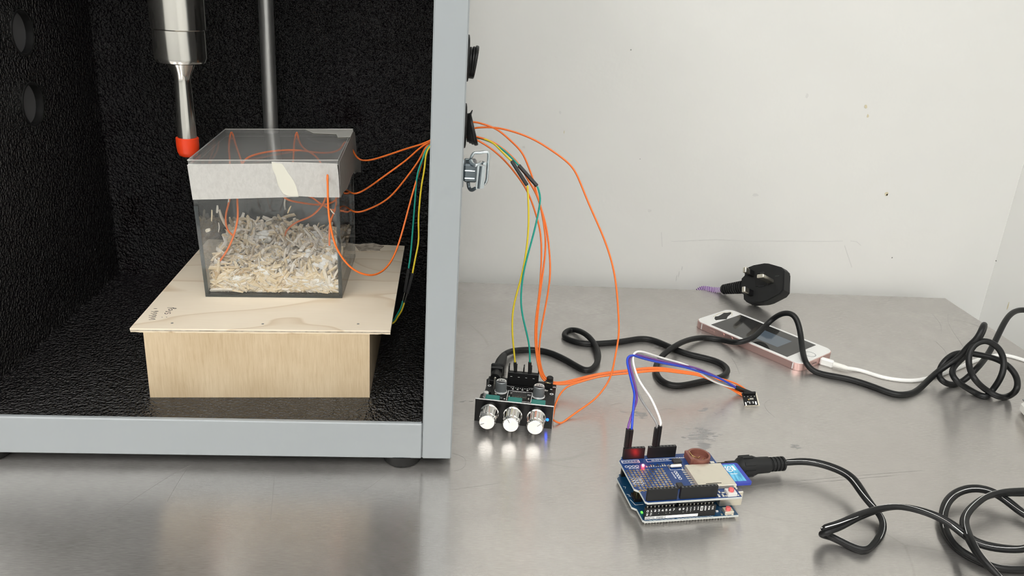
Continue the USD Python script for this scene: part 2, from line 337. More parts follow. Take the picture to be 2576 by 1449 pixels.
# ------------------------------------------------------------------ room and bench
RX0, RX1, RY0, RY1, RZ0, RZ1 = -2.9, 0.6634, -3.0, 0.885, -BENCH_H, ROOM_TOP
for nm, lo, hi, mt in (("wall_back", (RX0 - .1, RY1, RZ0), (RX1 + .1, RY1 + .1, RZ1), "wall"), ("wall_right", (RX1, RY0, RZ0), (RX1 + .1, RY1, RZ1), "wall_brightened"),
                       ("wall_left", (RX0 - .1, RY0, RZ0), (RX0, RY1, RZ1), "wall"), ("wall_front", (RX0 - .1, RY0 - .1, RZ0), (RX1 + .1, RY0, RZ1), "wall"),
                       ("floor", (RX0 - .1, RY0 - .1, RZ0 - .1), (RX1 + .1, RY1 + .1, RZ0), "floor"), ("ceiling", (RX0 - .1, RY0 - .1, RZ1), (RX1 + .1, RY1 + .1, RZ1 + .1), "ceiling")):
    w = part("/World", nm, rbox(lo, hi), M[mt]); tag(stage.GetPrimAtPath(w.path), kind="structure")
    if nm == "wall_back": WB = w
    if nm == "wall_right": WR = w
rng = np.random.default_rng(5)


def blot(u, v, w, h, mat, name="stain", wall=WB, Y=RY1, X=None):
    c = at(u, v, Y=Y) if X is None else at(u, v, X=X)
    s = np.linalg.norm(c - EYE) / FOCAL; a = np.arange(10) * math.pi / 5
    k = 1 + 0.18 * rng.standard_normal(10).clip(-1.2, 1.2)
    poly = Polygon(np.c_[np.cos(a) * k * w * s / 2, np.sin(a) * k * h * s / 2])
    m = turned(prism(poly, 0, 0.0005), math.pi / 2, [1, 0, 0])
    if X is not None: m = turned(m, -math.pi / 2, [0, 0, 1])
    part(wall, name, moved(m, c + ([0, 0.0001, 0] if X is None else [0.0001, 0, 0])), M[mat])


for u, v, w, h, mt in ((2178, 268, 7, 8, "stain_tan"), (2183, 292, 5, 8, "stain_tan"), (2230, 488, 8, 10, "stain_tan"), (2231, 490, 4, 5, "stain_brown"), (2030, 241, 6, 12, "scuff"), (1587, 125, 3, 3, "scuff_dark"), (1634, 530, 9, 8, "scuff"),
                       (1409, 283, 6, 8, "scuff"), (1419, 332, 2, 9, "stain_tan"), (1610, 400, 2, 2, "scuff_dark"), (1318, 370, 7, 6, "scuff"), (2244, 648, 3, 3, "scuff_dark"), (1900, 490, 16, 8, "scuff"), (1708, 690, 3, 16, "scuff"), (1702, 700, 3, 14, "scuff"), (1716, 675, 3, 12, "scuff")):
    blot(u, v, w, h, mt)
blot(2506, 656, 3, 3, "scuff_dark", wall=WR, X=RX1); blot(2536, 770, 3, 16, "stain_tan", wall=WR, X=RX1)
for pts in (((1690, 607), (1800, 602), (1880, 606), (1960, 606), (2070, 607), (2120, 606)), ((2140, 606), (2155, 608), (2165, 617)), ((2125, 618), (2135, 648), (2143, 672)), ((1664, 585), (1666, 620))):
    q = [at(u, v, Y=RY1) for u, v in pts]
    m = ribbon([(w[0], w[2]) for w in q], 0.0009, 0, 0.0003); m = moved(turned(m, math.pi / 2, [1, 0, 0]), [0, RY1 + 0.0001, 0])
    part(WB, "pencil_mark", m, M["scuff"])
for k in range(len(LAMPS)):
    x, y, a, b, e = LAMPS[k]
    t = thing("ceiling_lamp", "flat ceiling lamp in the row %s the bench, %s" % ("nearest" if k < 3 else "farthest from", ("beside the bright side wall", "midway between the side walls", "beside the far side wall")[k % 3]), "lamp", (x, y, RZ1 - .04))
    fr = [rbox((-a / 2 - .02, -b / 2 - .02, 0), (-a / 2, b / 2 + .02, .04)), rbox((a / 2, -b / 2 - .02, 0), (a / 2 + .02, b / 2 + .02, .04)), rbox((-a / 2, -b / 2 - .02, 0), (a / 2, -b / 2, .04)), rbox((-a / 2, b / 2, 0), (a / 2, b / 2 + .02, .04))]
    part(t, "frame", cat_(*fr), M["ceiling"]); part(t, "diffuser", rbox((-a / 2, -b / 2, .012), (a / 2, b / 2, .02)), M["lamp"])

BX0, BX1, BY0, BY1 = -1.35, 0.5986, 0.17, 0.8643
bench = thing("steel_bench", "brushed stainless steel bench carrying the grey cabinet and the electronics", "table", ((BX0 + BX1) / 2, (BY0 + BY1) / 2, -BENCH_H))
wpart(bench, "bench_top", rbox((BX0, BY0, -.04), (BX1, BY1, 0), 0.0015), M["steel"])
for x in (BX0 + .06, BX1 - .06):
    for y in (BY0 + .06, BY1 - .06): wpart(bench, "leg", rbox((x - .02, y - .02, -BENCH_H), (x + .02, y + .02, -.04), .003), M["steel_plain"])
wpart(bench, "lower_shelf", rbox((BX0 + .045, BY0 + .045, -.66), (BX1 - .045, BY1 - .045, -.63), .002), M["steel_plain"])
wear = []                                         # worn flecks beside the boards, thinner than paper
for u, v, n, sp in ((1762, 1095, 60, 30), (1775, 1122, 26, 16), (1600, 1045, 16, 30), (1790, 1030, 8, 45), (1170, 1010, 4, 14), (2000, 1120, 8, 20), (1650, 880, 6, 20)):
    for k in range(n):
        c = at(u + rng.normal() * sp * .6, v + rng.normal() * sp * .28, z=0); a = np.arange(7) * 2 * math.pi / 7
        k2 = np.abs(1 + .35 * rng.standard_normal(7)); r = rng.uniform(.0003, .0013)
        wear.append(Polygon(np.c_[c[0] + np.cos(a) * r * 2.2 * k2, c[1] + np.sin(a) * r * k2]).buffer(0))
wpart(bench, "worn_flecks", prism(unary_union(wear), -.0004, .00006), M["dull_patch"], kind="stuff")
for pts in (((1790, 1245), (1900, 1222), (2060, 1205), (2200, 1193), (2320, 1184)), ((1800, 1250), (1930, 1227), (2080, 1211), (2250, 1196)), ((1940, 1005), (1925, 1012), (1928, 1030), (1950, 1050)), ((1840, 900), (1850, 915), (1860, 940)), ((2385, 790), (2387, 815), (2415, 860), (2425, 875)), ((2345, 790), (2365, 815), (2368, 840)),
            ((2355, 860), (2375, 880), (2382, 893)), ((2400, 805), (2430, 810), (2465, 822)), ((480, 1170), (440, 1190), (300, 1280), (210, 1340)), ((470, 1180), (450, 1210), (420, 1262)), ((690, 1200), (685, 1260), (680, 1310)), ((1056, 1235), (1055, 1330), (1054, 1449)), ((970, 1195), (930, 1225), (905, 1240)),  # the upright line below the post paints the edge of its reflection
            ((1140, 1141), (1165, 1150), (1172, 1165), (1160, 1180), (1130, 1186)), ((1130, 1232), (1180, 1226), (1260, 1215)), ((1535, 1020), (1556, 1015), (1566, 1016)), ((1660, 1032), (1680, 1028), (1700, 1030))):
    q = [at(u, v, z=0) for u, v in pts]
    wpart(bench, "scratch", ribbon(curve(q, .004), 0.00028, -.0004, .00005), M["scratch"])

# ------------------------------------------------------------------ cabinet
YF, CX0, CX1, CY1, CZ0, CZ1 = 0.4903, -0.3305, 0.0115, 0.79, 0.0079, 0.55
IX0, IX1, IY1, ZFL = -0.310, -0.006, 0.770, 0.033
cab = thing("soundproof_cabinet", "tall grey metal cabinet with open front and pebbled black lining", "cabinet", ((CX0 + CX1) / 2, (YF + CY1) / 2, 0))


def plate_yz(poly, x0, x1):
    m = prism(poly, x0, x1); v = np.array(m.vertices); m.vertices = v[:, [2, 0, 1]]; return m


PORTS = [(0.648, 0.264), (0.648, 0.2125)]
holes = [Point(*p).buffer(0.0160, resolution=12) for p in PORTS]
side = Polygon([(YF + .02, CZ0), (CY1, CZ0), (CY1, CZ1), (YF + .02, CZ1)])
lin = Polygon([(YF + .004, ZFL - .002), (IY1, ZFL - .002), (IY1, CZ1 - .02), (YF + .004, CZ1 - .02)])
for h in holes: side, lin = side.difference(h), lin.difference(h)
wpart(cab, "post", rbox((-.0088, YF, CZ0), (CX1, YF + .0205, CZ1), .0009), M["paint"])
wpart(cab, "post", rbox((CX0, YF, CZ0), (IX0, YF + .0205, CZ1), .0009), M["paint"])
wpart(cab, "front_rail", rbox((IX0 + .0002, YF + .0002, CZ0), (-.0091, YF + .0042, .0354), .0008), M["paint"])
wpart(cab, "front_rail", rbox((IX0 + .0002, YF + .0002, CZ1 - .028), (-.0091, YF + .0205, CZ1), .0008), M["paint"])
wpart(cab, "side_panel", plate_yz(side, .0062, CX1), M["paint"]); wpart(cab, "side_panel", plate_yz(side, CX0, IX0 - .012), M["paint"])
wpart(cab, "back_panel", rbox((IX0 - .012, IY1 + .012, CZ0), (.0062, CY1, CZ1)), M["paint"])
wpart(cab, "top_panel", rbox((IX0 - .012, YF + .0205, CZ1 - .008), (.0062, IY1 + .012, CZ1)), M["paint"])
wpart(cab, "floor_panel", rbox((IX0 - .012, YF + .0044, CZ0), (.0062, IY1 + .012, .014)), M["black_mat"])  # coloured black to deepen the shade under the cabinet
wpart(cab, "floor_lining", rbox((IX0, YF + .0044, .0142), (IX1, IY1, ZFL)), M["lining"])
wpart(cab, "back_lining", rbox((IX0 - .011, IY1, .0142), (.006, IY1 + .011, CZ1 - .009)), M["lining"])
wpart(cab, "side_lining", plate_yz(lin, IX0 - .0115, IX0), M["lining"]); wpart(cab, "side_lining", plate_yz(lin, IX1, .006), M["lining"])
wpart(cab, "top_lining", rbox((IX0, YF + .0205, CZ1 - .02), (IX1, IY1, CZ1 - .009)), M["lining"])
for x in (-.0228, CX0 + .03):
    for y in (.5030, CY1 - .03): wpart(cab, "foot", along(lathe([(0, 0), (.0115, 0), (.0132, .0015), (.0135, .0084), (0, .0084)], 28), (x, y, 0), (0, 0, 1)), M["rubber"], smooth=40)
for k, (y, z) in enumerate(PORTS):
    ring = lathe([(.0150, -.019), (.0163, -.019), (.0163, 0), (.0178, 0), (.0180, .0024), (.0172, .0046), (.0150, .0050), (.0150, -.019)], 40)
    pt = wpart(cab, "cable_port", along(ring, (CX1, y, z), (1, 0, 0)), M["rubber"], smooth=40)
    ring = lathe([(.0150, -.0212), (.0163, -.0212), (.0163, 0), (.0178, 0), (.0172, .003), (.0150, .003), (.0150, -.0212)], 40)
    pl = wpart(cab, "cable_port", along(ring, (CX0, y, z), (-1, 0, 0)), M["rubber"], smooth=40)
    disc = along(lathe([(0, 0), (.0152, 0), (.0152, .0012), (.003, .0016), (0, .0016)], 36), (IX0 - .006, y, z), (1, 0, 0))
    wpart(pl, "membrane", disc, M["flap"], smooth=30)
    # the membranes: the upper port's sag outwards at their upper edge, the lower port's are pushed out by the wires below
    for dx, an, r, th in (((.0046, .03, .0118, .0018), (.0056, .085, .0121, .0020), (.0064, .14, .0126, .0024)) if k == 0 else ((.0044, -.06, .0112, .0034), (.0046, -.13, .0118, .0034), (.0048, -.20, .0124, .0034), (.0052, -.27, .0130, .0030))):
        m = along(lathe([(0, 0), (r - .0004, 0), (r, th * .3), (r, th * .7), (r - .0004, th), (0, th)], 30), (0, 0, 0), (1, 0, 0)); m = moved(m, (0, 0, r if k == 0 else -r)); m = turned(m, an, [0, 1, 0])
        wpart(pt, "membrane", moved(m, (CX1 + dx, y, z - .0150 if k == 0 else z + .0095)), M["black"], smooth=30)
    wpart(pt, "membrane", along(lathe([(.006 * k, 0), (.0152, 0), (.0152, .001), (.006 * k, .001)] + ([(.006, 0)] if k else []), 30), (CX1 + .001, y, z), (1, 0, 0)), M["black"], smooth=30)
    if k == 1:
        for u, v, w_ in ((1187, 277, 3), (1182, 288, 2), (1190, 352, 2), (1197, 353, 3), (1205, 350, 3), (1184, 350, 2)):
            a_ = at(u, v, Y=y - .004); c_ = np.array([CX1 + .006, y - .004, z + (.006 if v < 300 else -.010)]); d_ = np.array([0, .0016, 0]); e_ = np.array([.0008, 0, 0])
            wpart(pt, "torn_tip", trimesh.convex.convex_hull(np.array([a_, a_ + d_ * .3, a_ + e_, c_ + e_ * 2, c_ - e_ * 2, c_ + d_, c_ - d_])), M["black"])
# latch on the outside of the right wall
lat = thing("toggle_latch", "bright zinc latch keeper with wire bail on the cabinet's outer side", "latch", tuple(at(1190, 470, Y=.57)))
Yl = .565
lz0, lz1 = at(1180, 457, Y=Yl)[2], at(1180, 411, Y=Yl)[2]
wpart(lat, "base_plate", rbox((CX1, Yl - .006, lz0 - .003), (CX1 + .0022, Yl + .024, lz1 + .004), .0005), M["zinc"])
XB = at(1200, 440, Y=Yl)[0]; wpart(lat, "bracket", rbox((CX1 + .0022, Yl - .003, lz0), (XB, Yl + .018, lz1), .0012), M["zinc_dark"])
for v in (427, 446): z = at(1180, v, Y=Yl)[2]; wpart(lat, "rib", cyl((CX1 + .003, Yl - .0031, z), (XB - .0018, Yl - .0031, z), .0005, n=8), M["zinc"])
fp = [at(u, v, Y=Yl - .008) for u, v in ((1201, 416), (1222, 418), (1217, 474), (1197, 476))]
wpart(lat, "hook_plate", trimesh.convex.convex_hull(np.array([p + np.array(o) for p in fp for o in ((0, 0, 0), (0, .004, 0))])), M["zinc"])
wpart(lat, "hook_plate_fold", tube([at(1210, 418, Y=Yl - .0085), at(1207, 446, Y=Yl - .0085), at(1204, 474, Y=Yl - .0085)], .0009, 8), M["zinc_dark"])
arc = curve([at(1184, 404, Y=Yl), at(1189, 413, Y=Yl - .003), at(1197, 416, Y=Yl - .006), at(1206, 413, Y=Yl - .002), at(1212, 409, Y=Yl + .006), at(1220, 413, Y=Yl)], .001)
wpart(lat, "tongue", tube(arc, .0014, 10), M["zinc"], smooth=40)
wpart(lat, "tongue", tube(curve([at(1178, 458, Y=Yl), at(1180, 472, Y=Yl), at(1186, 478, Y=Yl - .003), at(1195, 474, Y=Yl - .006)], .001), .0013, 10), M["zinc_dark"], smooth=40)
bail = curve([at(1174, 402, Y=Yl + .006), at(1183, 401, Y=Yl + .002), at(1187, 392, Y=Yl), at(1193, 385, Y=Yl), at(1205, 384, Y=Yl), at(1226, 382.5, Y=Yl), at(1229, 388, Y=Yl), at(1228, 410, Y=Yl), at(1226, 440, Y=Yl), at(1224, 455, Y=Yl), at(1220, 462, Y=Yl), at(1210, 464, Y=Yl + .002)], .0008)
wpart(lat, "bail", tube(bail, .0010, 10), M["zinc"], smooth=40)

# ------------------------------------------------------------------ ultrasonic probe on its rod
PX, PY = -0.1962, 0.640
zz = lambda v: at(460, v, Y=PY)[2]
pr = thing("ultrasonic_probe", "turned steel ultrasonic probe hanging tip down with a red cap", "probe", (PX, PY, zz(392)))
L = lambda prof, n=48: along(lathe(prof, n), (PX, PY, 0), (0, 0, 1))
zb, zs, zc = zz(158), zz(74), zz(345)
wpart(pr, "upper_housing", L([(0, zs), (.0188, zs), (.0191, zs + .0004), (.0191, .375), (.016, .385), (0, .385)]), M["brushed"], smooth=30)
wpart(pr, "lower_housing", L([(0, zb), (.0160, zb), (.0172, zb + .0006), (.0184, zb + .0040), (.0184, zs - .0004), (.0180, zs), (0, zs)]), M["brushed"], smooth=30)
wpart(pr, "horn", L([(0, zc - .004), (.0069, zc - .004), (.0068, zc + .016), (.0062, zc + .032), (.0058, zz(208)), (.0061, zz(196)), (.0072, zz(183)), (.0090, zz(170)), (.0105, zb + .0002), (0, zb + .0002)]), M["brushed"], smooth=40)
z0 = zz(393)
wpart(pr, "tip_cap", L([(0, z0), (.0045, z0 + .0001), (.0066, z0 + .0012), (.0078, z0 + .0038), (.0083, z0 + .008), (.0084, zc - .0004), (.0080, zc), (.0069, zc), (0, zc - .001)]), M["cap_red"], smooth=40)
RDX, RDY = -0.1548, 0.745
RZ = at(678, 334, Y=RDY)[2]
rod = thing("support_rod", "satin steel rod hanging from the cabinet top, ending behind the clear box", "rod", (RDX, RDY, RZ))
wpart(rod, "rod", along(lathe([(0, 0), (.0056, 0), (.0063, .0008), (.0063, .5299 - RZ), (0, .5299 - RZ)], 28), (RDX, RDY, RZ), (0, 0, 1)), M["rod"], smooth=40)
wpart(rod, "clamp_arm", cat_(rbox((PX - .024, PY - .024, .386), (PX + .024, PY + .024, .402), .003), tube([(PX + .02, PY + .02, .394), (RDX, RDY, .394)], .007, 16), cyl((RDX, RDY, .383), (RDX, RDY, .405), .011, n=24)), M["black"], smooth=30)

# ------------------------------------------------------------------ plywood stand
ZT = 0.0858
stand = thing("plywood_stand", "pale plywood stand with an overhanging board and handwriting at its corner", "stand", (-.124, .62, ZFL))
top = [(-.2088, .5244), (-.0340, .5324), (-.0340, .7258), (-.2105, .7240)]
z = ZT
tb = wpart(stand, "top_board", prism(top, ZT - .0010, ZT), M["ply_top"])
rg = np.random.default_rng(3)
for nm, a, b, mt in (("glue_line", .00100, .00118, "glue"), ("ply", .00118, .00175, "ply_core"), ("glue_line", .00175, .00190, "ply_core"), ("ply", .00190, .0030, "ply_edge")):
    o = -.0003 if nm == "glue_line" else 0.0
    poly = Polygon(top).buffer(o, join_style=2)
    if nm == "ply" and b > .0025:                  # ragged lower edge of the last ply
        xs = np.linspace(top[0][0], top[1][0], 60); ys = np.interp(xs, [top[0][0], top[1][0]], [top[0][1], top[1][1]]) + np.abs(rg.standard_normal(60)) * .0003
        poly = Polygon([*zip(xs, ys), top[2], top[3]])
    wpart(tb, nm, prism(poly, ZT - b, ZT - a), M[mt])
for u, v in ((433, 813), (661, 815), (901, 815)):
    p = at(u, v, z=ZT); wpart(stand, "nail_head", along(lathe([(0, 0), (.0009, 0), (.0009, .00025), (0, .0003)], 12), p - [0, 0, .0001], (0, 0, 1)), M["scratch"])
ink = lambda pts: [at(340 + x / 8.05, 740 + y / 8.05, z=ZT) for x, y in pts]
strokes = [((655, 275), (700, 275), (745, 276), (800, 283), (835, 290)), ((768, 275), (775, 290), (795, 298), (818, 297), (830, 288)), ((700, 300), (680, 308), (680, 320), (710, 328), (740, 322), (748, 305), (735, 295), (705, 300)), ((742, 318), (748, 326)),
           ((640, 345), (620, 352), (650, 358), (690, 342), (715, 345)), ((612, 380), (600, 392), (625, 403), (650, 398), (670, 380), (700, 372), (715, 382), (700, 396)), ((540, 466), (552, 468)), ((630, 464), (645, 466)),
           ((380, 293), (440, 296)), ((330, 352), (380, 356), (470, 348), (400, 345)), ((320, 392), (370, 398), (440, 386), (375, 376)), ((280, 432), (340, 438), (430, 428), (360, 415)), ((280, 470), (350, 474), (420, 460), (340, 455)), ((280, 520), (340, 514), (405, 506), (335, 493), (320, 490))]
for s in strokes:
    q = ink(s); q = curve(q, .0006) if len(q) > 2 else q
    wpart(tb, "pen_stroke", ribbon(q, .00042, ZT - .0001, ZT + .00008), M["ink"])
q = [at(u, v, z=ZT) for u, v in ((893, 618), (915, 614), (940, 613), (966, 620), (955, 628), (957, 633), (930, 631), (905, 633))]
wpart(tb, "torn_veneer", prism([p[:2] for p in q], ZT - .0004, ZT + .0006), M["ply_core"])
bl = [(-.2003, .5246), (-.0484, .5311), (-.0484, .7020), (-.2003, .7000)]
wpart(stand, "front_panel", prism([bl[0], bl[1], (bl[1][0], bl[1][1] + .006), (bl[0][0], bl[0][1] + .006)], ZFL, ZT - .003), M["ply_front"])
wpart(stand, "side_panel", prism([(bl[1][0] - .006, bl[1][1] + .0058), (bl[1][0], bl[1][1] + .006), bl[2], (bl[2][0] - .006, bl[2][1])], ZFL, ZT - .003), M["ply_front"])
wpart(stand, "side_panel", prism([(bl[0][0], bl[0][1] + .006), (bl[0][0] + .006, bl[0][1] + .0062), (bl[3][0] + .006, bl[3][1]), bl[3]], ZFL, ZT - .003), M["ply_front"])
wpart(stand, "back_panel", prism([(bl[3][0] + .006, bl[3][1] - .006), (bl[2][0] - .006, bl[2][1] - .006), (bl[2][0] - .006, bl[2][1]), (bl[3][0] + .006, bl[3][1])], ZFL, ZT - .003), M["ply_front"])

# ------------------------------------------------------------------ clear box
bot = np.array([(-.1752, .5852, ZT), (-.0746, .5908, ZT), (-.0752, .690, ZT), (-.1757, .688, ZT)])
zl, zr_ = .1895, .1930
tp = np.array([at(472, 403, z=zl), at(850, 403, z=zr_), at(887, 325, z=zr_), at(567, 325, z=zl)])
tp[0][1] = min(tp[0][1], .5845); tp[0] = at(472, 403, Y=.5840); _n = np.cross(bot[1] - bot[0], tp[0] - bot[0]); _d = CAM.T @ np.array([(850 - 1288.0) / FOCAL, (403 - 724.5) / FOCAL, 1.0]); tp[1] = EYE + _d * ((bot[0] - EYE) @ _n / (_d @ _n))
LT = .0030                                        # lid thickness
rim = tp - (tp - bot) * (LT / (tp[:, 2] - bot[:, 2]))[:, None]
box = thing("clear_box", "clear acrylic box with a lid, taped round its rim, on the plywood", "box", tuple(bot.mean(0)))


def slab(q, t):
    q = np.array(q); n = np.cross(q[1] - q[0], q[3] - q[0]); n /= np.linalg.norm(n)
    return trimesh.convex.convex_hull(np.vstack([q, q + n * t])), n


ctr = (bot.mean(0) + tp.mean(0)) / 2
WT = .0020
for nm, i, j in (("front_wall", 0, 1), ("side_wall", 1, 2), ("back_wall", 2, 3), ("side_wall", 3, 0)):
    b0, b1, t1, t0 = bot[i] + [0, 0, .0023], bot[j] + [0, 0, .0023], rim[j].copy(), rim[i].copy()
    d = (b1 - b0) / np.linalg.norm(b1 - b0)
    if nm == "side_wall":
        e = WT * 1.15; b0, b1, t0, t1 = b0 + d * e, b1 - d * e, t0 + d * e, t1 - d * e
    q = [b0, b1, t1 - [0, 0, .0002], t0 - [0, 0, .0002]]
    s, n = slab(q, WT)
    if (ctr - b0) @ n < 0: s, n = slab(q[::-1], WT)
    wpart(box, nm, s, M["acrylic"])
wpart(box, "base_panel", trimesh.convex.convex_hull(np.vstack([bot + [0, 0, .0002], bot + (tp - bot) * .02 * np.array([1, 1, 0]) + [0, 0, .0022]])), M["acrylic_edge"])
for i in (0, 1):                                   # darker glued corners of the front
    e = [bot[i] + [0, 0, .0023], bot[i] + (rim[i] - bot[i]) * .70]; s = 1 if i == 0 else -1
    w = np.array([s * .0026, 0, 0]); y = np.array([0, .0006, 0]); o = np.array([0, -.0001, 0])
    wpart(box, "corner_joint", trimesh.convex.convex_hull(np.array([e[0] + o, e[0] + w + o, e[1] + o, e[1] + w + o, e[0] + y, e[0] + w + y, e[1] + y, e[1] + w + y])), M["acrylic_edge"])
lid = wpart(box, "lid", trimesh.convex.convex_hull(np.vstack([rim, tp])), M["acrylic_lid"])
for i in range(4):
    a, b = tp[i], tp[(i + 1) % 4]; wpart(lid, "rim_edge", tube([a, b], .00045, 6), M["acrylic_highlight"])  # bright strips painted as the highlights along the lid's edges
    if i == 0: wpart(lid, "rim_edge", tube([rim[0], rim[1]], .00045, 6), M["acrylic_highlight"])


def on_plane(u, v, p0, n, off=0.0):
    d = CAM.T @ np.array([(u - 1288.0) / FOCAL, (v - 724.5) / FOCAL, 1.0]); n = n / np.linalg.norm(n)
    if n @ d > 0: n = -n
    return EYE + d * ((p0 - EYE) @ n / (d @ n)) + n * off, n


def tape(pix, p0, n, off, th=.00022):
    """A piece of tape cut to an outline and stuck to a wall of the box."""
    w = [on_plane(u, v, p0, n, off) for u, v in pix]; n = w[0][1]; w = np.array([a for a, _ in w])
    ex = w[1] - w[0]; ex /= np.linalg.norm(ex); ex -= n * (ex @ n); ey = np.cross(n, ex)
    m = prism(Polygon(np.c_[(w - w[0]) @ ex, (w - w[0]) @ ey]).buffer(0), 0, th)
    T = np.eye(4); T[:3, 0], T[:3, 1], T[:3, 2], T[:3, 3] = ex, ey, n, w[0]; m.apply_transform(T); return m


nf = np.cross(bot[1] - bot[0], tp[0] - bot[0]); nr = np.cross(bot[2] - bot[1], tp[1] - bot[1]); nl = np.cross(tp[1] - tp[0], tp[3] - tp[0])
single("masking_tape", tape([(471, 414), (560, 412), (684, 411), (712, 411), (722, 430), (733, 445), (744, 462), (747, 478), (752, 495), (640, 498), (540, 501), (485, 502)], tp[0], nf, .0003), M["tape"], "long white masking tape strip on the box front with a torn end", "tape")
t = thing("masking_tape", "shorter white masking tape strip on the box front, wrapping its corner", "tape", tuple(at(800, 495, Y=.585)))
wpart(t, "strip", tape([(683, 406), (770, 408), (848, 411), (852, 440), (855, 496), (800, 496), (756, 493), (727, 493), (712, 486), (699, 464), (694, 440), (686, 425)], tp[0], nf, .0006), M["tape"])
wpart(t, "double_layer", tape([(684, 407), (711, 412), (722, 430), (740, 455), (746, 470), (752, 493), (727, 493), (712, 486), (699, 464), (694, 440), (686, 425)], tp[0], nf, .0007), M["tape_double"])
wpart(t, "folded_end", tape([(851, 409), (862, 385), (874, 357), (887, 328), (889, 360), (893, 395), (898, 402), (896, 425), (884, 440), (872, 474), (862, 484), (855, 497)], tp[1], nr, .0004), M["tape"])
single("masking_tape", tape([(884, 330), (889, 333), (894, 390), (905, 402), (904, 434), (895, 433), (888, 437), (890, 400)], tp[2] + [.0006, -.004, 0], nr, .0012), M["tape"], "crumpled masking tape tab at the box's rear corner beside the wire", "tape")
single("masking_tape", tape([(768, 327.2), (884, 326.4), (888, 326.2), (886.5, 339), (880, 346.5), (850, 347), (846, 339), (788, 336.5)], tp[0], nl, .0004), M["tape_thin"], "thin masking tape strip lying along the rear edge of the lid", "tape")

# ------------------------------------------------------------------ hemp chips in the box
rg = np.random.default_rng(11)
fx0, fx1 = bot[0][0] + .0023, bot[1][0] - .0023
ZB = ZT + .0024


def front_y(x): return np.interp(x, [bot[0][0], bot[1][0]], [bot[0][1], bot[1][1]]) + WT + .0004


def heap(x, y):
    """How high the chips lie."""
    f = np.clip((y - front_y(x)) / .085, 0, 1); s = (x - fx0) / (fx1 - fx0)
    h = .0135 + .0165 * f ** .7 + .007 * (1 - s) * np.exp(-((s) / .10) ** 2) - .001 * s
    return h + .0085 * (meshkit.fbm(np.stack([x * 60, y * 60, x * 0], -1), 3, 4) - .5) * 2


def chip_mesh(r, L, w, th):
    """A split stalk: a shallow trough, tapered and bent, with ragged ends."""
    n = 4; xs = np.linspace(-L / 2, L / 2, n); b = r.uniform(-.10, .10) * L; tw = r.uniform(-.5, .5); V = []
    for i, x in enumerate(xs):
        k = 1 - .35 * abs(2 * x / L) ** 2 * r.uniform(.3, 1.2); a = tw * x / L
        sec = np.array([(-w / 2, 0), (-w * .28, th * .75), (w * .25, th * .8), (w / 2, th * .1), (w * .2, -th * .35), (-w * .25, -th * .3)]) * k
        y, z = sec[:, 0] * math.cos(a) - sec[:, 1] * math.sin(a), sec[:, 0] * math.sin(a) + sec[:, 1] * math.cos(a)
        jag = r.uniform(-.06, .06, 6) * L if i in (0, n - 1) else np.zeros(6)
        V.append(np.c_[x + jag, y, z + b * (1 - (2 * x / L) ** 2)])
    V = np.vstack(V); F = []
    for i in range(n - 1):
        for j in range(6):
            a, c = i * 6 + j, i * 6 + (j + 1) % 6; F += [(a, c, a + 6), (c, c + 6, a + 6)]
    for o, s in ((0, 1), ((n - 1) * 6, -1)):
        for j in range(1, 5): F.append((o, o + j + 1, o + j)[::1] if s > 0 else (o, o + j, o + j + 1))
    m = trimesh.Trimesh(V, np.array(F), process=False)
    if m.volume < 0: m.invert()
    return m


def chip_at(r, kind):
    """One chip and where it lies: on the heap, against the front wall, or deeper."""
    L = r.uniform(.005, .013) if r.random() > .28 else r.uniform(.012, .020); w = r.uniform(.0021, .0042); th = w * r.uniform(.35, .6)
    if kind == "front": L *= 1.35
    m = chip_mesh(r, L, w, th)
    x = r.uniform(fx0 + .002, fx1 - .002)
    if kind == "front":
        h = float(heap(x, front_y(x))); z = ZB + .0006 + (h + .002) * r.random() ** 1.1; y = float(front_y(x)) + r.uniform(.0010, .0040)
        a = r.normal() * .5 if r.random() < .65 else r.uniform(-1.5, 1.5)
        m = turned(m, r.uniform(0, 6.28), [1, 0, 0]); m = turned(m, r.normal() * .12, [0, 0, 1]); m = turned(m, a, [0, 1, 0])
    else:
        y = float(front_y(x)) + .004 + .078 * r.random(); h = float(heap(x, y))
        z = ZB + h * (1.0 if kind == "top" else r.uniform(.3, .95)) + r.uniform(-.0015, .0030)
        m = turned(m, r.uniform(0, 6.28), [1, 0, 0]); m = turned(m, r.normal() * .6, [0, 1, 0]); m = turned(m, r.uniform(0, 6.28), [0, 0, 1])
    m = moved(m, (x, y, z)); b = m.bounds
    sh = np.array([max(0, fx0 - b[0][0]) - max(0, b[1][0] - fx1), max(0, float(front_y(x)) + .0002 - b[0][1]), max(0, ZB + .0002 - b[0][2])])
    return moved(m, sh)


gx, gy = np.meshgrid(np.linspace(fx0, fx1, 46), np.linspace(0, .084, 40), indexing="ij")
gyy = front_y(gx) + .0030 + gy; gz = ZB + heap(gx, gyy) - .0022
n0, n1 = gx.shape; i, j = np.meshgrid(np.arange(n0 - 1), np.arange(n1 - 1), indexing="ij")
q = np.stack([i * n1 + j, (i + 1) * n1 + j, (i + 1) * n1 + j + 1, i * n1 + j + 1], -1).reshape(-1, 4)
surf = trimesh.Trimesh(np.c_[gx.ravel(), gyy.ravel(), gz.ravel()], np.vstack([q[:, :3], q[:, [0, 2, 3]]]), process=False)
fr_ = [(gx[k, 0], gyy[k, 0], zq) for k in range(n0) for zq in (ZB, gz[k, 0])]
F = [f for k in range(n0 - 1) for f in ((2 * k, 2 * k + 2, 2 * k + 1), (2 * k + 1, 2 * k + 2, 2 * k + 3))]
skirt = trimesh.Trimesh(np.array(fr_), np.array(F), process=False)
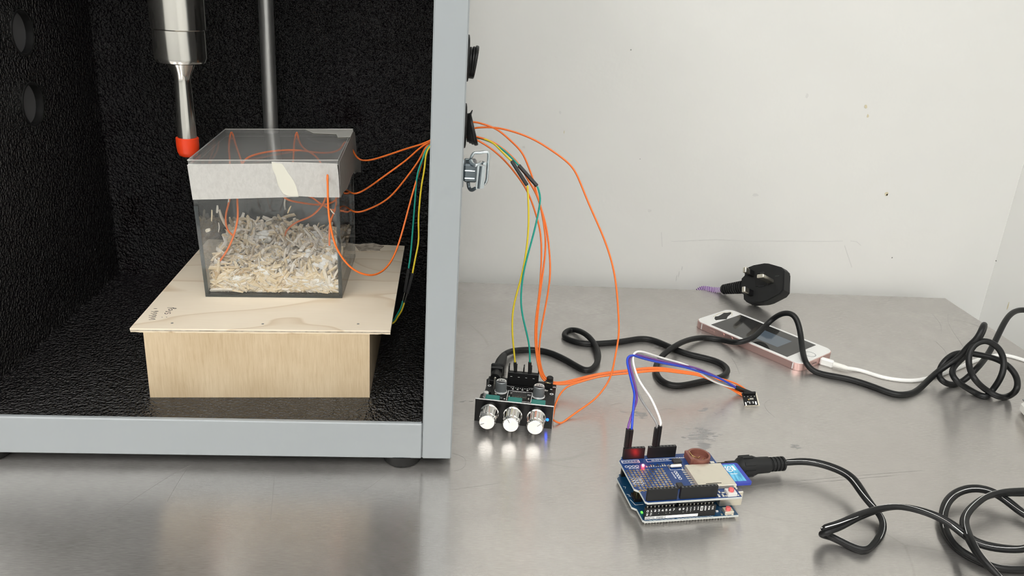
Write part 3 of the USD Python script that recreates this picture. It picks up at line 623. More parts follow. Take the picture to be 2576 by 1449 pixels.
bed = thing("hemp_litter", "fine packed litter of pale hemp crumbs and white fluff under the chips", "litter", (float(gx.mean()), float(gyy.mean()), ZB), kind="stuff")
wpart(bed, "packed_crumbs", cat_(surf, skirt), M["crumbs"])
wpart(bed, "small_chips", cat_(*[chip_at(rg, k) for k, n in (("top", 330), ("front", 210), ("deep", 110)) for _ in range(n)]), M["chip"], kind="stuff")
wpart(bed, "pale_chips", cat_(*[chip_at(rg, k) for k, n in (("top", 300), ("front", 60)) for _ in range(n)]), M["chip_pale"], kind="stuff")
fl = []
for k in range(150):
    x = rg.uniform(fx0 + .004, fx1 - .004); x = x if rg.random() > .45 else fx0 + (fx1 - fx0) * (.62 + .36 * rg.random())
    fr0 = rg.random() < .28; y = float(front_y(x)) + (rg.uniform(.001, .004) if fr0 else rg.uniform(.004, .075)); h = float(heap(x, y))
    s = trimesh.creation.icosphere(2, 1.0); v = np.array(s.vertices); v *= (.55 + .9 * meshkit.fbm(v * 2.2 + k * 7.1, 3, k))[:, None]
    r_ = rg.uniform(.0012, .0040); s.vertices = v * r_ * np.array([1.2, 1.0 if not fr0 else .4, .8])
    zz_ = ZB + (h * rg.uniform(.45, 1.0) if fr0 else h + rg.uniform(-.001, .001)); s = moved(s, (x, y, zz_)); b = s.bounds
    fl.append(moved(s, (0, max(0, float(front_y(x)) + .0002 - b[0][1]), 0)))
wpart(bed, "white_fluff", cat_(*fl), M["fluff"], smooth=True, kind="stuff")
fib = []
for k in range(520):
    x = rg.uniform(fx0 + .003, fx1 - .003); fr0 = rg.random() < .16; y = float(front_y(x)) + (.0006 if fr0 else rg.uniform(.004, .076)); h = float(heap(x, y))
    p = np.array([x, y, ZB + (h * rg.uniform(.3, 1.05) if fr0 else h + .0012)]); d = rg.standard_normal(3) * ([1, .1, 1] if fr0 else [1, 1, .5]); d /= np.linalg.norm(d); pts = [p]
    for s in range(5):
        d = d + rg.standard_normal(3) * .5 * np.array([1, .15 if fr0 else 1, .6]); d /= np.linalg.norm(d); p = p + d * rg.uniform(.0008, .0018); p[1] = max(p[1], float(front_y(p[0])) + .0002); p[0] = np.clip(p[0], fx0, fx1); p[2] = max(p[2], ZB + .0003); pts.append(p)
    fib.append(tube(pts, .00011, 3))
wpart(bed, "fine_fibres", cat_(*fib), M["fluff"], kind="stuff")
for k in range(240):
    kind = "front" if k < 120 else "top"
    m = chip_at(rg, kind)
    single("hemp_chip", m, M["chip"] if rg.random() < .65 else M["chip_pale"], "pale split hemp chip lying loose on the heap in the clear box", "chip", group="loose hemp chips in the clear box")
# chips that cling to the walls of the box, each with its own place
for (u, v, y, L, w, ang, lab) in ((728, 527, .5912, .0062, .0012, 1.15, "cream hemp sliver clinging to the clear front wall below the torn tape"), (718, 513, .689, .0100, .0018, 1.52, "pale pinkish hemp chip hanging on the box's rear wall below the tape"),
        (547, 526, .600, .0058, .0022, 1.45, "short forked hemp chip stuck high inside the box beside the first wire"), (533, 542, .5925, .0088, .0014, 1.48, "thin upright hemp chip stuck to the box wall near its front edge"), (550, 572, .605, .0072, .0012, 1.5, "slender hemp sliver stuck low on the box wall below the forked one"),
        (562, 552, .62, .0150, .0030, -1.2, "long pale hemp chip leaning upright against the inner box wall"), (524, 580, .591, .0034, .0030, .3, "small cream hemp lump stuck by itself on the box's front wall"), (836, 532, .592, .0050, .0012, -.9, "tiny white hemp sliver on the front wall beside the crossing wires"),
        (574, 515, .62, .0080, .0016, 1.4, "white hemp sliver half hidden behind the pair of wires")):
    m = turned(turned(chip_mesh(rg, L, w, w * .6), rg.uniform(0, 1), [1, 0, 0]), -ang, [0, 1, 0])
    single("hemp_chip", moved(m, at(u, v, Y=y)), M["chip_pale" if y > .595 else "chip"], lab, "chip")

# ------------------------------------------------------------------ orange sensor wires, from the chips through the port to the little sensor board
def ramp(pts, y0, y1):
    """Fills in the distance of pixels (u, v) evenly by length from y0 to y1."""
    p = np.array(pts, float); s = np.r_[0, np.cumsum(np.linalg.norm(np.diff(p, axis=0), axis=1))]
    return [(u, v, y0 + (y1 - y0) * k / s[-1]) for (u, v), k in zip(pts, s)]


WIN = [(1085, 352, .6455)]
out_c = ramp([(1176, 309), (1212, 311), (1250, 326), (1288, 357), (1314, 386), (1330, 421), (1339, 446), (1357, 510), (1373, 567), (1382.5, 640), (1383, 700), (1373.6, 764), (1363, 821), (1357, 869), (1357.5, 900), (1363, 930), (1374, 952)], .6480, .6080) + \
    ramp([(1392, 961), (1421, 960), (1459, 951), (1510, 939.5), (1570, 932), (1611, 927), (1657, 925), (1706, 931.5), (1747, 938), (1772, 944), (1819, 954), (1851, 965), (1866, 973), (1879, 983)], .6070, .6130)
out_b = ramp([(1174, 342), (1203, 345), (1238, 357), (1276, 383), (1308, 418), (1327, 450), (1351, 493), (1366, 551), (1372, 599), (1370.5, 646), (1362.5, 710), (1353, 789), (1350, 852), (1354, 899), (1361, 935), (1372, 954)], .6470, .6050) + \
    ramp([(1393, 964), (1424, 963), (1462, 953.5), (1512, 942), (1572, 934), (1612, 929), (1657, 927.5), (1706, 933.5), (1748, 940), (1774, 947), (1821, 959), (1846, 970), (1862, 978), (1880, 990)], .6040, .6110)
out_a = ramp([(1176, 346), (1203, 354), (1238, 376), (1276, 411), (1301, 442), (1326, 481), (1349, 542), (1360, 592), (1361.6, 662), (1356, 741), (1348, 805), (1346.5, 852), (1350, 897), (1357, 933), (1368, 956)], .6460, .6030) + \
    ramp([(1393, 965.5), (1426, 966), (1464, 957.5), (1514, 947), (1574, 939), (1613, 934), (1658, 931), (1706, 936), (1748, 942), (1774, 949), (1812, 963), (1838, 974), (1858, 986), (1878, 998)], .6020, .6100)
out_d = ramp([(1176, 327), (1196, 322), (1235, 320.5), (1276, 327), (1336, 348), (1390, 380), (1436, 417), (1457, 453), (1481.6, 513), (1516, 592), (1541, 668), (1551.4, 732), (1556, 796), (1556, 846), (1547, 900), (1537, 944), (1522, 973)], .6490, .5870) + \
    ramp([(1498, 1002), (1462, 1029), (1426, 1055), (1408, 1064), (1394, 1058)], .5800, .5545) + [(.0915, .5600, .0016, "w"), (.0945, .5740, .0016, "w"), (1396, 1021, .5800), (1401, 1008, .5860), (1409, 992, .5920), (1426, 974, .5990), (1450, 964, .6000)] + \
    ramp([(1512, 947), (1574, 940), (1616, 936), (1660, 933), (1707, 937.5), (1748, 943), (1776, 951), (1806, 964), (1834, 976), (1856, 989), (1876, 1000)], .6000, .6090)
in_c = [(905, 401, .688), (960, 395, .683), (1030, 372, .664)]
c_box = [(532, 682, .5945), (565, 640, .596), (588, 592, .5965), (598, 545, .5965), (597, 503, .5965), (600, 450, .598), (612, 408, .602), (640, 390, .612), (690, 380, .627), (745, 378, .637), (790, 383, .645), (830, 384, .655), (858, 372, .668), (868, 358, .676), (884, 372, .684)]
in_d = [(893, 487, .672), (960, 448, .668), (1030, 396, .659)]
d_box = [(829, 618, .600), (829, 590, .600), (831, 560, .602), (838, 540, .605), (846, 512, .612), (838, 470, .625), (815, 425, .640), (795, 394, .655), (768, 376, .672), (752, 352, .688), (746, 334, .698), (740, 362, .692), (738, 400, .680), (720, 450, .640), (716, 497, .615), (758, 510, .622), (800, 515, .634), (842, 505, .645), (868, 478, .658)]
in_b = [(893, 533, .672), (930, 525, .671), (975, 500, .668), (1020, 450, .661), (1060, 392, .654)]
b_box = [(585, 592, .6005), (573, 578, .605), (568, 556, .61), (570, 532, .615), (577, 503, .622), (577, 450, .645), (578, 402, .668), (576, 365, .685), (582.5, 333, .694), (592, 360, .691), (604, 396, .684), (625, 440, .678), (710, 474, .676), (782, 496, .674), (800, 508, .668), (822, 522, .660), (842, 528, .655), (863, 519, .660)]
a_in = [(718, 592, .650), (721, 581, .646), (745, 560, .634), (780, 545, .616), (805, 523, .602), (817, 503, .5945), (821, 482, .5925), (823, 460, .5905), (823.5, 446, .5860), (824, 441, .5830), (824, 450, .5815), (824.5, 470, .5815), (825, 500, .5820), (828, 545, .5822), (836, 590, .5822), (850, 630, .5825), (880, 670, .584), (910, 688, .587), (935, 692, .591), (960, 683, .600), (985, 655, .612), (1010, 590, .627), (1040, 480, .640), (1062, 405, .646)]
RW = .00075
for pts, lab in ((c_box + in_c + WIN + out_c, "orange wire entering the clear box under its rear corner tape and crossing below the lid"), (d_box + in_d + [(1085, 355, .6465)] + out_d, "orange wire that swings out widest over the bench in one long loop"),
                 (b_box + in_b + [(1085, 358, .6475)] + out_b, "orange wire entering the box side lowest and looping down its inner wall"), (a_in + [(1085, 361, .6485)] + out_a, "orange wire taped to the box front that sags in a loop beside the box")):
    single("orange_wire", tube(curve(path_(pts, RW)), RW, 10), M["orange"], lab, "wire", smooth=True)


def housing(t, p0, p1, w=.00255, mat="black", name="connector"):
    d = np.array(p1) - p0; L_ = np.linalg.norm(d)
    return wpart(t, name, along(cat_(rbox((-w / 2, -w / 2, 0), (w / 2, w / 2, L_), .0003), rbox((-w / 4, w / 2 - .0002, L_ * .35), (w / 4, w / 2 + .0001, L_ * .6))), p0, d, (1, 0, 0)), M[mat])


def jumper(name, mat, pts, h0, h1, label, r=.00075):
    """A jumper wire with a black connector at either end: h0 and h1 are the connectors' far ends."""
    p = curve(path_(pts, r)); t = thing(name, label, "wire", tuple(p.mean(0)))
    wpart(t, "wire", tube(p, r, 10), M[mat], smooth=True)
    if h0 is not None: housing(t, p[0], h0)
    if h1 is not None: housing(t, p[-1], h1)
    return t


A = lambda u, v, Y: at(u, v, Y=Y)
jumper("yellow_jumper_wire", "yellow", [(1038, 687, .630), (1047, 640, .633), (1053, 605, .635), (1053, 560, .637), (1055, 520, .639), (1061, 465, .642), (1069, 415, .644), (1085, 366, .6455), (1176, 343, .6475), (1212, 347.5, .645), (1240, 360, .641), (1262, 381, .636), (1287, 405, .630)], A(1025, 738, .628), A(1326, 466, .622),
       "yellow jumper wire hanging inside the cabinet and passing out through the port")
jumper("teal_jumper_wire", "teal", [(1028, 675, .634), (1033, 640, .636), (1039, 570, .639), (1045, 490, .641), (1052, 432, .643), (1065, 395, .645), (1085, 363, .6465), (1176, 344, .6480), (1208, 348, .646), (1240, 360, .643), (1275, 385, .638), (1305, 416, .632)], A(1018, 735, .631), A(1351, 468, .623),
       "teal jumper wire hanging inside the cabinet and passing out through the port")
jumper("yellow_jumper_wire", "yellow", [(1327, 467, .6215), (1329.5, 520, .618), (1329, 577, .614), (1323, 637, .611), (1312, 694, .609), (1297.5, 748, .608), (1290, 789, .608), (1289.5, 843, .608), (1293, 884, .6085), (1295.5, 911, .6085)], None, A(1296.5, 934, .6075),
       "yellow jumper wire dropping down in front of the wall to the amplifier's terminals")
jumper("teal_jumper_wire", "teal", [(1352, 469, .6225), (1358.5, 494, .620), (1356, 526, .618), (1345, 577, .614), (1329, 637, .611), (1317, 688, .608), (1311, 742, .606), (1313, 783, .605), (1323, 830, .605), (1331, 869, .605), (1333, 911, .605)], None, A(1332, 940, .604),
       "teal jumper wire dropping down in front of the wall to the amplifier's terminals")
for nm, mt, pts, lab in (("teal_lead", "teal", [(1013, 757, .630), (1008, 775, .627), (998, 793, .620), (985, 810, .612), (.0, 0, 0, "w")], "short teal lead running down behind the overhanging plywood board"), ("yellow_lead", "yellow", [(1017, 762, .628), (1010, 782, .624), (1000, 798, .617), (986, 814, .608), (0, 0, 0, "w")], "short yellow lead running down behind the overhanging plywood board")):
    k = 0 if nm == "teal_lead" else .004
    pts[-1] = (-.0484, .606 + k, .062 - k, "w"); p = path_(pts)
    t = thing(nm, lab, "wire", tuple(p[0])); p = curve(p, .002)
    wpart(t, "wire", tube(p, .00075, 8), M[mt], smooth=True)
    q = A(1018, 736, .631) if nm == "teal_lead" else A(1024, 739, .628)
    wpart(t, "pin", cyl(p[0], q, .0004, n=8), M["tin"])

# ------------------------------------------------------------------ amplifier board
ay = -.1745
amp = thing("amplifier_board", "black amplifier board with three silver knobs and a blue light", "circuit board", (.0298, .5576, 0), ay)
mm = lambda lo, hi, b=0.0: rbox(np.array(lo) / 1000, np.array(hi) / 1000, b / 1000)
ZB_ = 7.5
rad = lambda a: math.radians(a)


def up(prof, x, y, z=0, n=28): return along(lathe([(r / 1000, h / 1000) for r, h in prof], n), (x / 1000, y / 1000, z / 1000), (0, 0, 1))


pcb = Polygon([(.5, 1.2), (60.3, 1.2), (60.3, 63), (3, 63), (3, 33), (.5, 30)])
bd = part(amp, "board", prism(affinity.scale(pcb, .001, .001, origin=(0, 0)), .0059, .0075), M["pcb_black"])
for x, y in ((4, 60), (57, 60)): part(amp, "standoff", up([(0, 0), (2.6, 0), (2.6, 5.9), (0, 5.9)], x, y, n=6), M["black"])
fp_ = part(amp, "front_panel", mm((0, 0, 0), (60.5, 1.2, 19.1)), M["pcb_black"])
part(fp_, "bare_edge", mm((-.05, .1, 19.1), (60.55, 1.15, 19.45)), M["print"]); part(fp_, "bare_edge", mm((60.5, .1, 0), (60.8, 1.15, 19.4)), M["pcb_edge"])
dots = []
for x, y, s in ((12, 12.3, rad(205)), (30, 12.3, rad(120)), (48.2, 12.3, rad(40))):
    part(fp_, "shaft_nut", turned(moved(up([(0, 0), (4.6, 0), (4.6, 1.6), (3.2, 2.4), (0, 2.4)], 0, 0, 0), (x / 1000, 0, y / 1000)), math.pi / 2, [1, 0, 0], (x / 1000, 0, y / 1000)), M["chrome"], smooth=30)
    kn = lathe([(0, 0), (.0071, 0), (.0073, .0006), (.0073, .0014), (.0066, .0019), (.0063, .0120), (.0060, .0124), (.0062, .0128), (.0062, .0150), (.0058, .0156), (.0057, .0157), (0, .0157)], 48)
    v = np.array(kn.vertices); k = (v[:, 2] > .0018) & (v[:, 2] < .0122); a = np.arctan2(v[:, 1], v[:, 0]); v[k, :2] *= (1 + .03 * np.sign(np.cos(a[k] * 12)))[:, None]; kn.vertices = v
    K = part(amp, "knob", along(kn, (x / 1000, -.0047, (y - .8) / 1000), (0, -1, 0)), M["chrome"], smooth=25)
    part(K, "face", along(lathe([(0, 0), (.0056, 0), (.0056, .0002), (0, .0003)], 40), (x / 1000, -.0204, (y - .8) / 1000), (0, -1, 0)), M["alu"])
    for j in range(12):
        b = j * math.pi / 6 + .2; r0, c_ = .0064, np.array([x / 1000, 0, (y - .8) / 1000])
        o = np.array([math.cos(b), 0, math.sin(b)]) * r0
        part(K, "rib", cyl(c_ + o + [0, -.0068, 0], c_ + o * .985 + [0, -.0165, 0], .00036, n=6), M["chrome"])
    o = np.array([math.cos(s), 0, math.sin(s)]); c_ = np.array([x / 1000, -.0207, (y - .8) / 1000])
    part(K, "pointer_mark", cyl(c_ + o * .0022, c_ + o * .0053, .00022, n=6), M["alu_grey"])
part(fp_, "power_light", moved(turned(prism(Point(0, 0).buffer(.0011), 0, .0007), math.pi / 2, [1, 0, 0]), (.0566, 0, .0078)), M["led_blue"])
for x, w in ((12.5, 11), (30, 11), (48.3, 11)):
    part(amp, "potentiometer", cat_(mm((x - w / 2, 2.2, ZB_), (x + w / 2, 10.5, 18.6), .4)), M["teal_part"]); part(amp, "potentiometer_plate", mm((x - w / 2 - .2, 1.3, ZB_ - 1), (x + w / 2 + .2, 2.2, 18.2)), M["tin"])
for x, y in ((16.0, 37.6), (47.0, 35.8)):
    C = part(amp, "capacitor", up([(0, 0), (4.6, 0), (5.0, .4), (5.0, 1.0), (4.6, 1.6), (4.5, 9.3), (4.2, 9.9), (3.9, 9.9), (0, 9.9)], x, y, ZB_, 36), M["alu_grey"], smooth=25)
    part(C, "base_ring", up([(4.4, .2), (5.2, .2), (5.2, 1.0), (4.4, 1.4), (4.4, .2)], x, y, ZB_, 36), M["print"], smooth=25)
    half = Polygon([(4.0 * math.cos(rad(a)), 4.0 * math.sin(rad(a))) for a in range(0, 361, 10)])
    part(C, "top_disc", moved(prism(affinity.scale(half, .001, .001, origin=(0, 0)), 0, .0001), (x / 1000, y / 1000, .0174)), M["alu_top"])
    seg = affinity.scale(half.intersection(Polygon([(-5, -5), (5, -5), (5, -1.5), (-5, -1.0)])), .001, .001, origin=(0, 0))
    part(C, "polarity_mark", moved(prism(seg, 0, .0001), (x / 1000, y / 1000, .0175)), M["ink"])
    part(C, "lettering", textm("680", .0017, .0001, True, 0, (x / 1000, y / 1000 + .0008, .0175), 1.25), M["ink"])
part(amp, "small_capacitor", up([(0, 0), (2.5, 0), (2.5, .8), (2.1, 1), (2.1, 4.6), (1.9, 5), (0, 5)], 5.3, 25.5, ZB_, 24), M["alu_top"], smooth=25)
tbk = part(amp, "terminal_block", mm((19.5, 52.4, ZB_), (45.2, 56.6, 18.4), .3), M["black"])
part(tbk, "back_step", mm((19.5, 56.4, ZB_), (45.2, 62.5, 12.5), .3), M["black"])
for k in range(5): part(tbk, "divider", mm((19.5 + k * 6.2, 55.8, ZB_), (20.4 + k * 6.2, 61.5, 22.6), .2), M["black"])
for k in range(4):
    part(tbk, "clamp_screw", up([(0, 0), (1.5, 0), (1.5, .7), (0, .7)], 22.6 + k * 6.2, 58.6, 12.5, 12), M["tin"]); part(tbk, "slot_mark", mm((21.8 + k * 6.2, 52.33, 14.6), (23.4 + k * 6.2, 52.5, 15.0)), M["print"])
jk = part(amp, "power_jack", cat_(mm((5.0, 50.2, ZB_), (13.8, 61, 10.5), .3), turned(moved(to_tri(up([(0, 0), (4.3, 0), (4.3, 14), (0, 14)], 0, 0, 0, 28)), (0, 0, 0)), -math.pi / 2, [1, 0, 0]).apply_translation([.0094, .0505, .0122]) ), M["black"], smooth=30)
part(jk, "collar", mm((4.6, 60.5, ZB_), (14.2, 64.0, 17.2), .4), M["black"]); part(jk, "centre_pin", up([(0, 0), (.95, 0), (.95, .5), (.6, .9), (0, .9)], 0, 0, 0, 16).apply_transform(np.block([[trimesh.transformations.rotation_matrix(math.pi / 2, [1, 0, 0])[:3, :3], np.array([[.0094], [.0506], [.0128]])], [np.zeros((1, 3)), 1]])), M["tin"], smooth=30)
part(jk, "solder_lug", mm((8.6, 49.6, ZB_), (10.0, 50.4, 12.4)), M["tin"])
sock = part(amp, "sensor_socket", mm((50.5, 51.5, ZB_), (57.5, 57.2, 13.0), .4), M["black"]); part(sock, "rounded_cap", up([(0, 0), (2.8, 0), (2.8, 6.8), (2.3, 7.4), (0, 7.4)], 54.6, 58.6, ZB_, 24), M["black_mat"], smooth=30)
part(sock, "contact", tube(curve([np.array(q) / 1000 for q in ((51, 51.4, 12.6), (53, 50.8, 13.2), (55.5, 51.2, 12.4))], .0005), .00025, 6), M["gold"])
T = ZB_ / 1000
ic = part(amp, "amplifier_chip", mm((25.5, 32.0, ZB_), (38.0, 37.4, 8.8), .1), M["chip_black"])
for k in range(14): part(ic, "pin", mm((26.0 + k * .86, 30.4, ZB_), (26.45 + k * .86, 32.0, 8.1)), M["tin"])
silk = [ribbon([(22, 41), (41.6, 41.2), (41.6, 24.6), (22, 24.4), (22, 41)], .55, 0, .1)]
for x, y, w, h in ((24, 59, 9, 9), ):
    pass
silk += [prism(affinity.rotate(Polygon([(x - w, y - h), (x + w, y - h), (x + w, y + h), (x - w, y + h)]), a), 0, .1) for x, y, w, h, a in [(23.6 + 1.9 * k, 46.6 + .5 * (k % 2), .55, .3, 40 * (k % 3)) for k in range(12)] + [(24.4 + (k % 3) * .9, 36.0 + (k // 3) * 1.1, .28, .28, 20 * k) for k in range(9)] + [(38.4 + (k % 3) * .9, 35.6 + (k // 3) * 1.1, .28, .28, 25 * k) for k in range(9)] + [(26 + 1.4 * k, 39.6, .42, .42, 15 * k) for k in range(8)] + [(55.5, 10.5, .9, .2, 0), (57.6, 10.6, .6, .6, 45)]]
silk += [ribbon([(18.5, 50), (18.5, 48.8), (26, 48.8)], .3, 0, .1), ribbon([(38, 48.8), (46, 48.8), (46, 50)], .3, 0, .1), prism(Point(51.2, 49).buffer(1).difference(Point(51.2, 49).buffer(.6)), 0, .1)]
for x, y, r in ((5.5, 46, 1.5), (57.3, 42.5, 1.6), (58.8, 55, 1.2), (58, 16, .9)): silk.append(prism(Point(x, y).buffer(r).difference(Point(x, y).buffer(r * .55)), 0, .1))
s_ = cat_(*silk); s_.apply_scale([.001, .001, .0008]); part(bd, "white_legend", moved(s_, (0, 0, T)), M["print"])
for k, x in enumerate((24.5, 28.4, 32.4, 36.6)):
    part(amp, "resistor", cat_(mm((x, 43.2, ZB_), (x + 1.5, 44.4, 8.2), .1)), M["alu_top"])
for x, y, w, h, z, mt in ((6.2, 32.5, 5, 3, 2.2, "black"), (12.6, 33, 1.8, 3.2, 1.0, "tin"), (12.5, 25, 1.5, 2.2, .7, "tin"), (17, 26.5, 3, 1, .5, "alu_grey"), (20.3, 25.5, 1.2, 1.2, .6, "print"), (24.5, 22.4, 1, 1, .5, "tin"), (26.6, 22.4, 1, 1, .5, "tin"), (28.8, 22.4, 1, 1, .5, "tin"), (31, 22.4, 1, 1, .5, "tin"), (36.8, 21.5, .9, 1.6, .5, "tin"), (38.8, 21.2, .9, 1.6, .5, "tin"),
                          (40.8, 21, .9, 1.6, .5, "tin"), (52.5, 47, 3.2, 1.3, .7, "tin"), (50.2, 43, 2.5, 1.4, .6, "alu_grey"), (56.5, 50.4, 1.8, .8, .4, "print"), (56.5, 52.6, 1.8, .8, .4, "print"), (23.6, 30.5, 1.2, 2.2, .6, "tin"), (39.4, 30, 1.2, 2.2, .6, "tin")):
    part(amp, "component", mm((x - w / 2, y - h / 2, ZB_), (x + w / 2, y + h / 2, ZB_ + z), .1), M[mt])
# ------------------------------------------------------------------ amplifier power cable
RC = .0027
kn = [(1270, 893, .672)]
pts = [(1268, 893, .6640), (1280, 886, .672), (1310, 880.5, .690), (1360, 882, .693), (1400, 894, 0, 0), (1440, 915, 0, 0), (1475, 931, 0, 0), (1496, 922, 0, 0), (1505, 896, 0, 0), (1493, 862, 0, 0), (1468, 838, 0, 0), (1440, 830, 0, 0), (1423, 836, 0, 0), (1423, 849, 0, 0), (1442, 858, 0, 0), (1470, 864, 0, 0)]
pts = [q if len(q) == 3 else (q[0], q[1], RC, 0) for q in pts]
pts = [(q[0], q[1], q[2]) if len(q) == 3 else (*at(q[0], q[1], z=RC), "w") for q in pts]
pz = lambda u, v, z: (*at(u, v, z=z), "w")
pts[9] = pz(1493, 862, .0050); pts[10] = pz(1470, 839, .0060); pts[8] = pz(1505, 893, .0040)
pts += [pz(1500, 864.5, RC), pz(1530, 862.5, RC), pz(1570, 858, RC), pz(1620, 852, RC), pz(1655, 860, RC), pz(1690, 875, RC), pz(1730, 890, RC), pz(1790, 905, RC), pz(1822, 920, RC), pz(1829, 936, RC), pz(1810, 950, RC), pz(1760, 961, RC), pz(1700, 970, RC), pz(1668, 960, RC), pz(1651, 937, RC), pz(1654, 912, .0035), pz(1672, 890, .006), pz(1696, 872, .0086), pz(1730, 856, .0065), pz(1775, 850, RC + .0003), pz(1820, 856, .0034), pz(1855, 861, .0078), pz(1881, 855, .0108)]
pts += [pz(1906, 839, .0135), (1940, 806, .724), (1972, 788.5, .714), (1995, 793, .706), (2008, 815, .699), (2015, 850, .689), pz(2020, 887, .0122), pz(2029, 914, .0080), pz(2048, 933, .0030)]
pts += [pz(2090, 945, RC), pz(2140, 955, RC), pz(2200, 974, RC), pz(2250, 991, RC), pz(2278, 992, RC), (2310, 980, .637), (2361, 934, .640), (2412, 898, .640), (2436, 872, .638), (2458, 850, .636), (2472, 824, .640), (2476, 819, .652), (2470, 838, .660), (2456, 862, .660), (2434, 889, .653), (2404, 918, .640), (2396, 940, .630), pz(2406, 957, .0115), pz(2429, 974, .0060), pz(2453, 988, RC), pz(2476, 997, RC), pz(2494, 985, .004), (2516, 952, .618), (2525, 912, .624), (2512, 877, .630), (2480, 858.5, .634), (2452, 868, .634), (2438, 894, .630), (2440, 928, .622), (2454, 956, .612), pz(2484, 983, .0075), pz(2512, 997.5, .0042), pz(2538, 996, .0034), (2556, 981, .6065), (2559, 958, .613), (2548, 934, .621), (2520, 910, .632), (2484, 897, .642), (2447, 890, .648), (2405, 890, .650), (2374, 912, .646), (2363, 935, .642), pz(2368, 955, .008), pz(2394, 967, RC), pz(2428, 954, .006), (2454, 930, .640), (2480, 899, .655), (2504, 857, .672), (2527, 811, .690), (2549, 786, .705), (2576, 780, .712), (2610, 790, .712), pz(2660, 860, RC)]
p = curve(path_(pts, RC * .97))
pc = thing("power_cable", "thick black cable from the amplifier jack, looping under the phone and into a knot", "cable", tuple(p.mean(0)))
wpart(pc, "cord", tube(p, RC, 12), M["cable"], smooth=True)
yv = np.array([math.sin(-ay), math.cos(ay)]); base = np.array([.0298, .5576]); ex = np.array([math.cos(ay), math.sin(ay)])
j0 = np.r_[base + ex * .0094 + yv * .0655, .0122]; dv = np.array(p[0]) - j0
pl = along(lathe([(0, -.001), (.0042, -.001), (.0046, 0), (.0052, .0005), (.0052, .008), (.0047, .010), (.0047, np.linalg.norm(dv) * .55), (.0038, np.linalg.norm(dv) * .82), (.0028, np.linalg.norm(dv)), (0, np.linalg.norm(dv))], 24), j0, dv)
wpart(pc, "plug", pl, M["black_mat"], smooth=35)
wpart(pc, "plug_collar", along(rbox((-.0056, -.0056, .0006), (.0056, .0056, .0034), .001), j0, dv), M["black_mat"])

# ------------------------------------------------------------------ the two stacked boards
uy, UO = .11516637, np.array([.16317325, .45923103])
UN = lambda lo, hi, b=0.0: rbox([(34 - lo[0]) / 1000, (26 - lo[1]) / 1000, lo[2] / 1000], [(34 - hi[0]) / 1000, (26 - hi[1]) / 1000, hi[2] / 1000], b / 1000)
up2 = lambda prof, U, V, z, n=24: along(lathe([(r / 1000, h / 1000) for r, h in prof], n), ((34 - U) / 1000, (26 - V) / 1000, z / 1000), (0, 0, 1))
outl = [(0, 0), (65.1, 0), (66.0, 1.0), (66.0, 2.5), (68.6, 5.1), (68.6, 37.8), (66.0, 40.4), (66.0, 51.8), (64.5, 53.34), (0, 53.34)]
opoly = lambda o=0.0: Polygon([((34 - a) / 1000, (26 - b) / 1000) for a, b in outl]).buffer(o / 1000, join_style=2)
uw = lambda U, V, z: np.r_[UO + np.array([[math.cos(uy), -math.sin(uy)], [math.sin(uy), math.cos(uy)]]) @ np.array([34 - U, 26 - V]) / 1000, z / 1000]


def headers(t, rows, z0, z1, V0, V1, name="pin_socket"):
    out = []
    for U0, n in rows:
        h = part(t, name, UN((U0 - 1.3, V0, z0), (U0 + 2.54 * (n - 1) + 1.3, V1, z1), .12), M["black"])
        for k in range(n): part(h, "pin_hole", UN((U0 + 2.54 * k - .4, (V0 + V1) / 2 - .4, z1 - .2), (U0 + 2.54 * k + .4, (V0 + V1) / 2 + .4, z1 + .02)), M["faint_print"])
        out.append(h)
    return out


mcu = thing("microcontroller_board", "lower teal-blue microcontroller board with printed pin labels, under the blue shield", "circuit board", (*UO, 0), uy)
b1 = part(mcu, "board", prism(opoly(-.15), .00212, .00362), M["pcb_teal"]); part(b1, "board_core", prism(opoly(), .0020, .00345), M["pcb_edge"])
for U, V in ((14, 2.5), (15.3, 50.8), (66, 7.6), (66, 35.5)): pass
for k in range(30): part(mcu, "solder_pin", UN((6 + 2 * k - .3, 51.2 - .3, .2), (6 + 2 * k + .3, 51.2 + .3, 2.0)), M["tin"])
dr = headers(mcu, ((18.8, 10), (45.7, 8)), 3.62, 12.1, 49.6, 52.1); headers(mcu, ((27.9, 8), (50.8, 6)), 3.62, 12.1, 1.3, 3.8)
usb = part(mcu, "usb_socket", UN((-6.4, 31.8, 3.62), (9.6, 43.8, 14.6), .5), M["shell"]); part(usb, "socket_mouth", UN((-6.45, 33.5, 5.0), (-6.3, 42.1, 13.2)), M["black"])
part(mcu, "power_socket", UN((-1.8, 3.3, 3.62), (11.4, 12.3, 14.4), .4), M["black"])
rs = part(mcu, "reset_button", UN((3.4, 47.6, 3.62), (9.6, 53.0, 6.2), .2), M["shell"]); part(rs, "button_cap", up2([(0, 0), (1.75, 0), (1.75, 1.5), (1.4, 1.8), (0, 1.8)], 6.5, 50.3, 6.2), M["pink_button"], smooth=30)
icsp = part(mcu, "pin_block", UN((60.2, 25.5, 3.62), (65.4, 33.3, 6.2), .2), M["black"])
for a in range(2):
    for b in range(3): part(icsp, "pin", UN((61.3 + 2.54 * a - .35, 27 + 2.54 * b - .35, 6.2), (61.3 + 2.54 * a + .35, 27 + 2.54 * b + .35, 12)), M["gold"])
part(mcu, "green_light", UN((63.4, 43.8, 3.62), (64.6, 45.4, 4.3)), M["led_green"]); part(mcu, "controller_chip", UN((27, 30, 3.62), (62 - 4, 38, 7.4), .3), M["chip_black"])
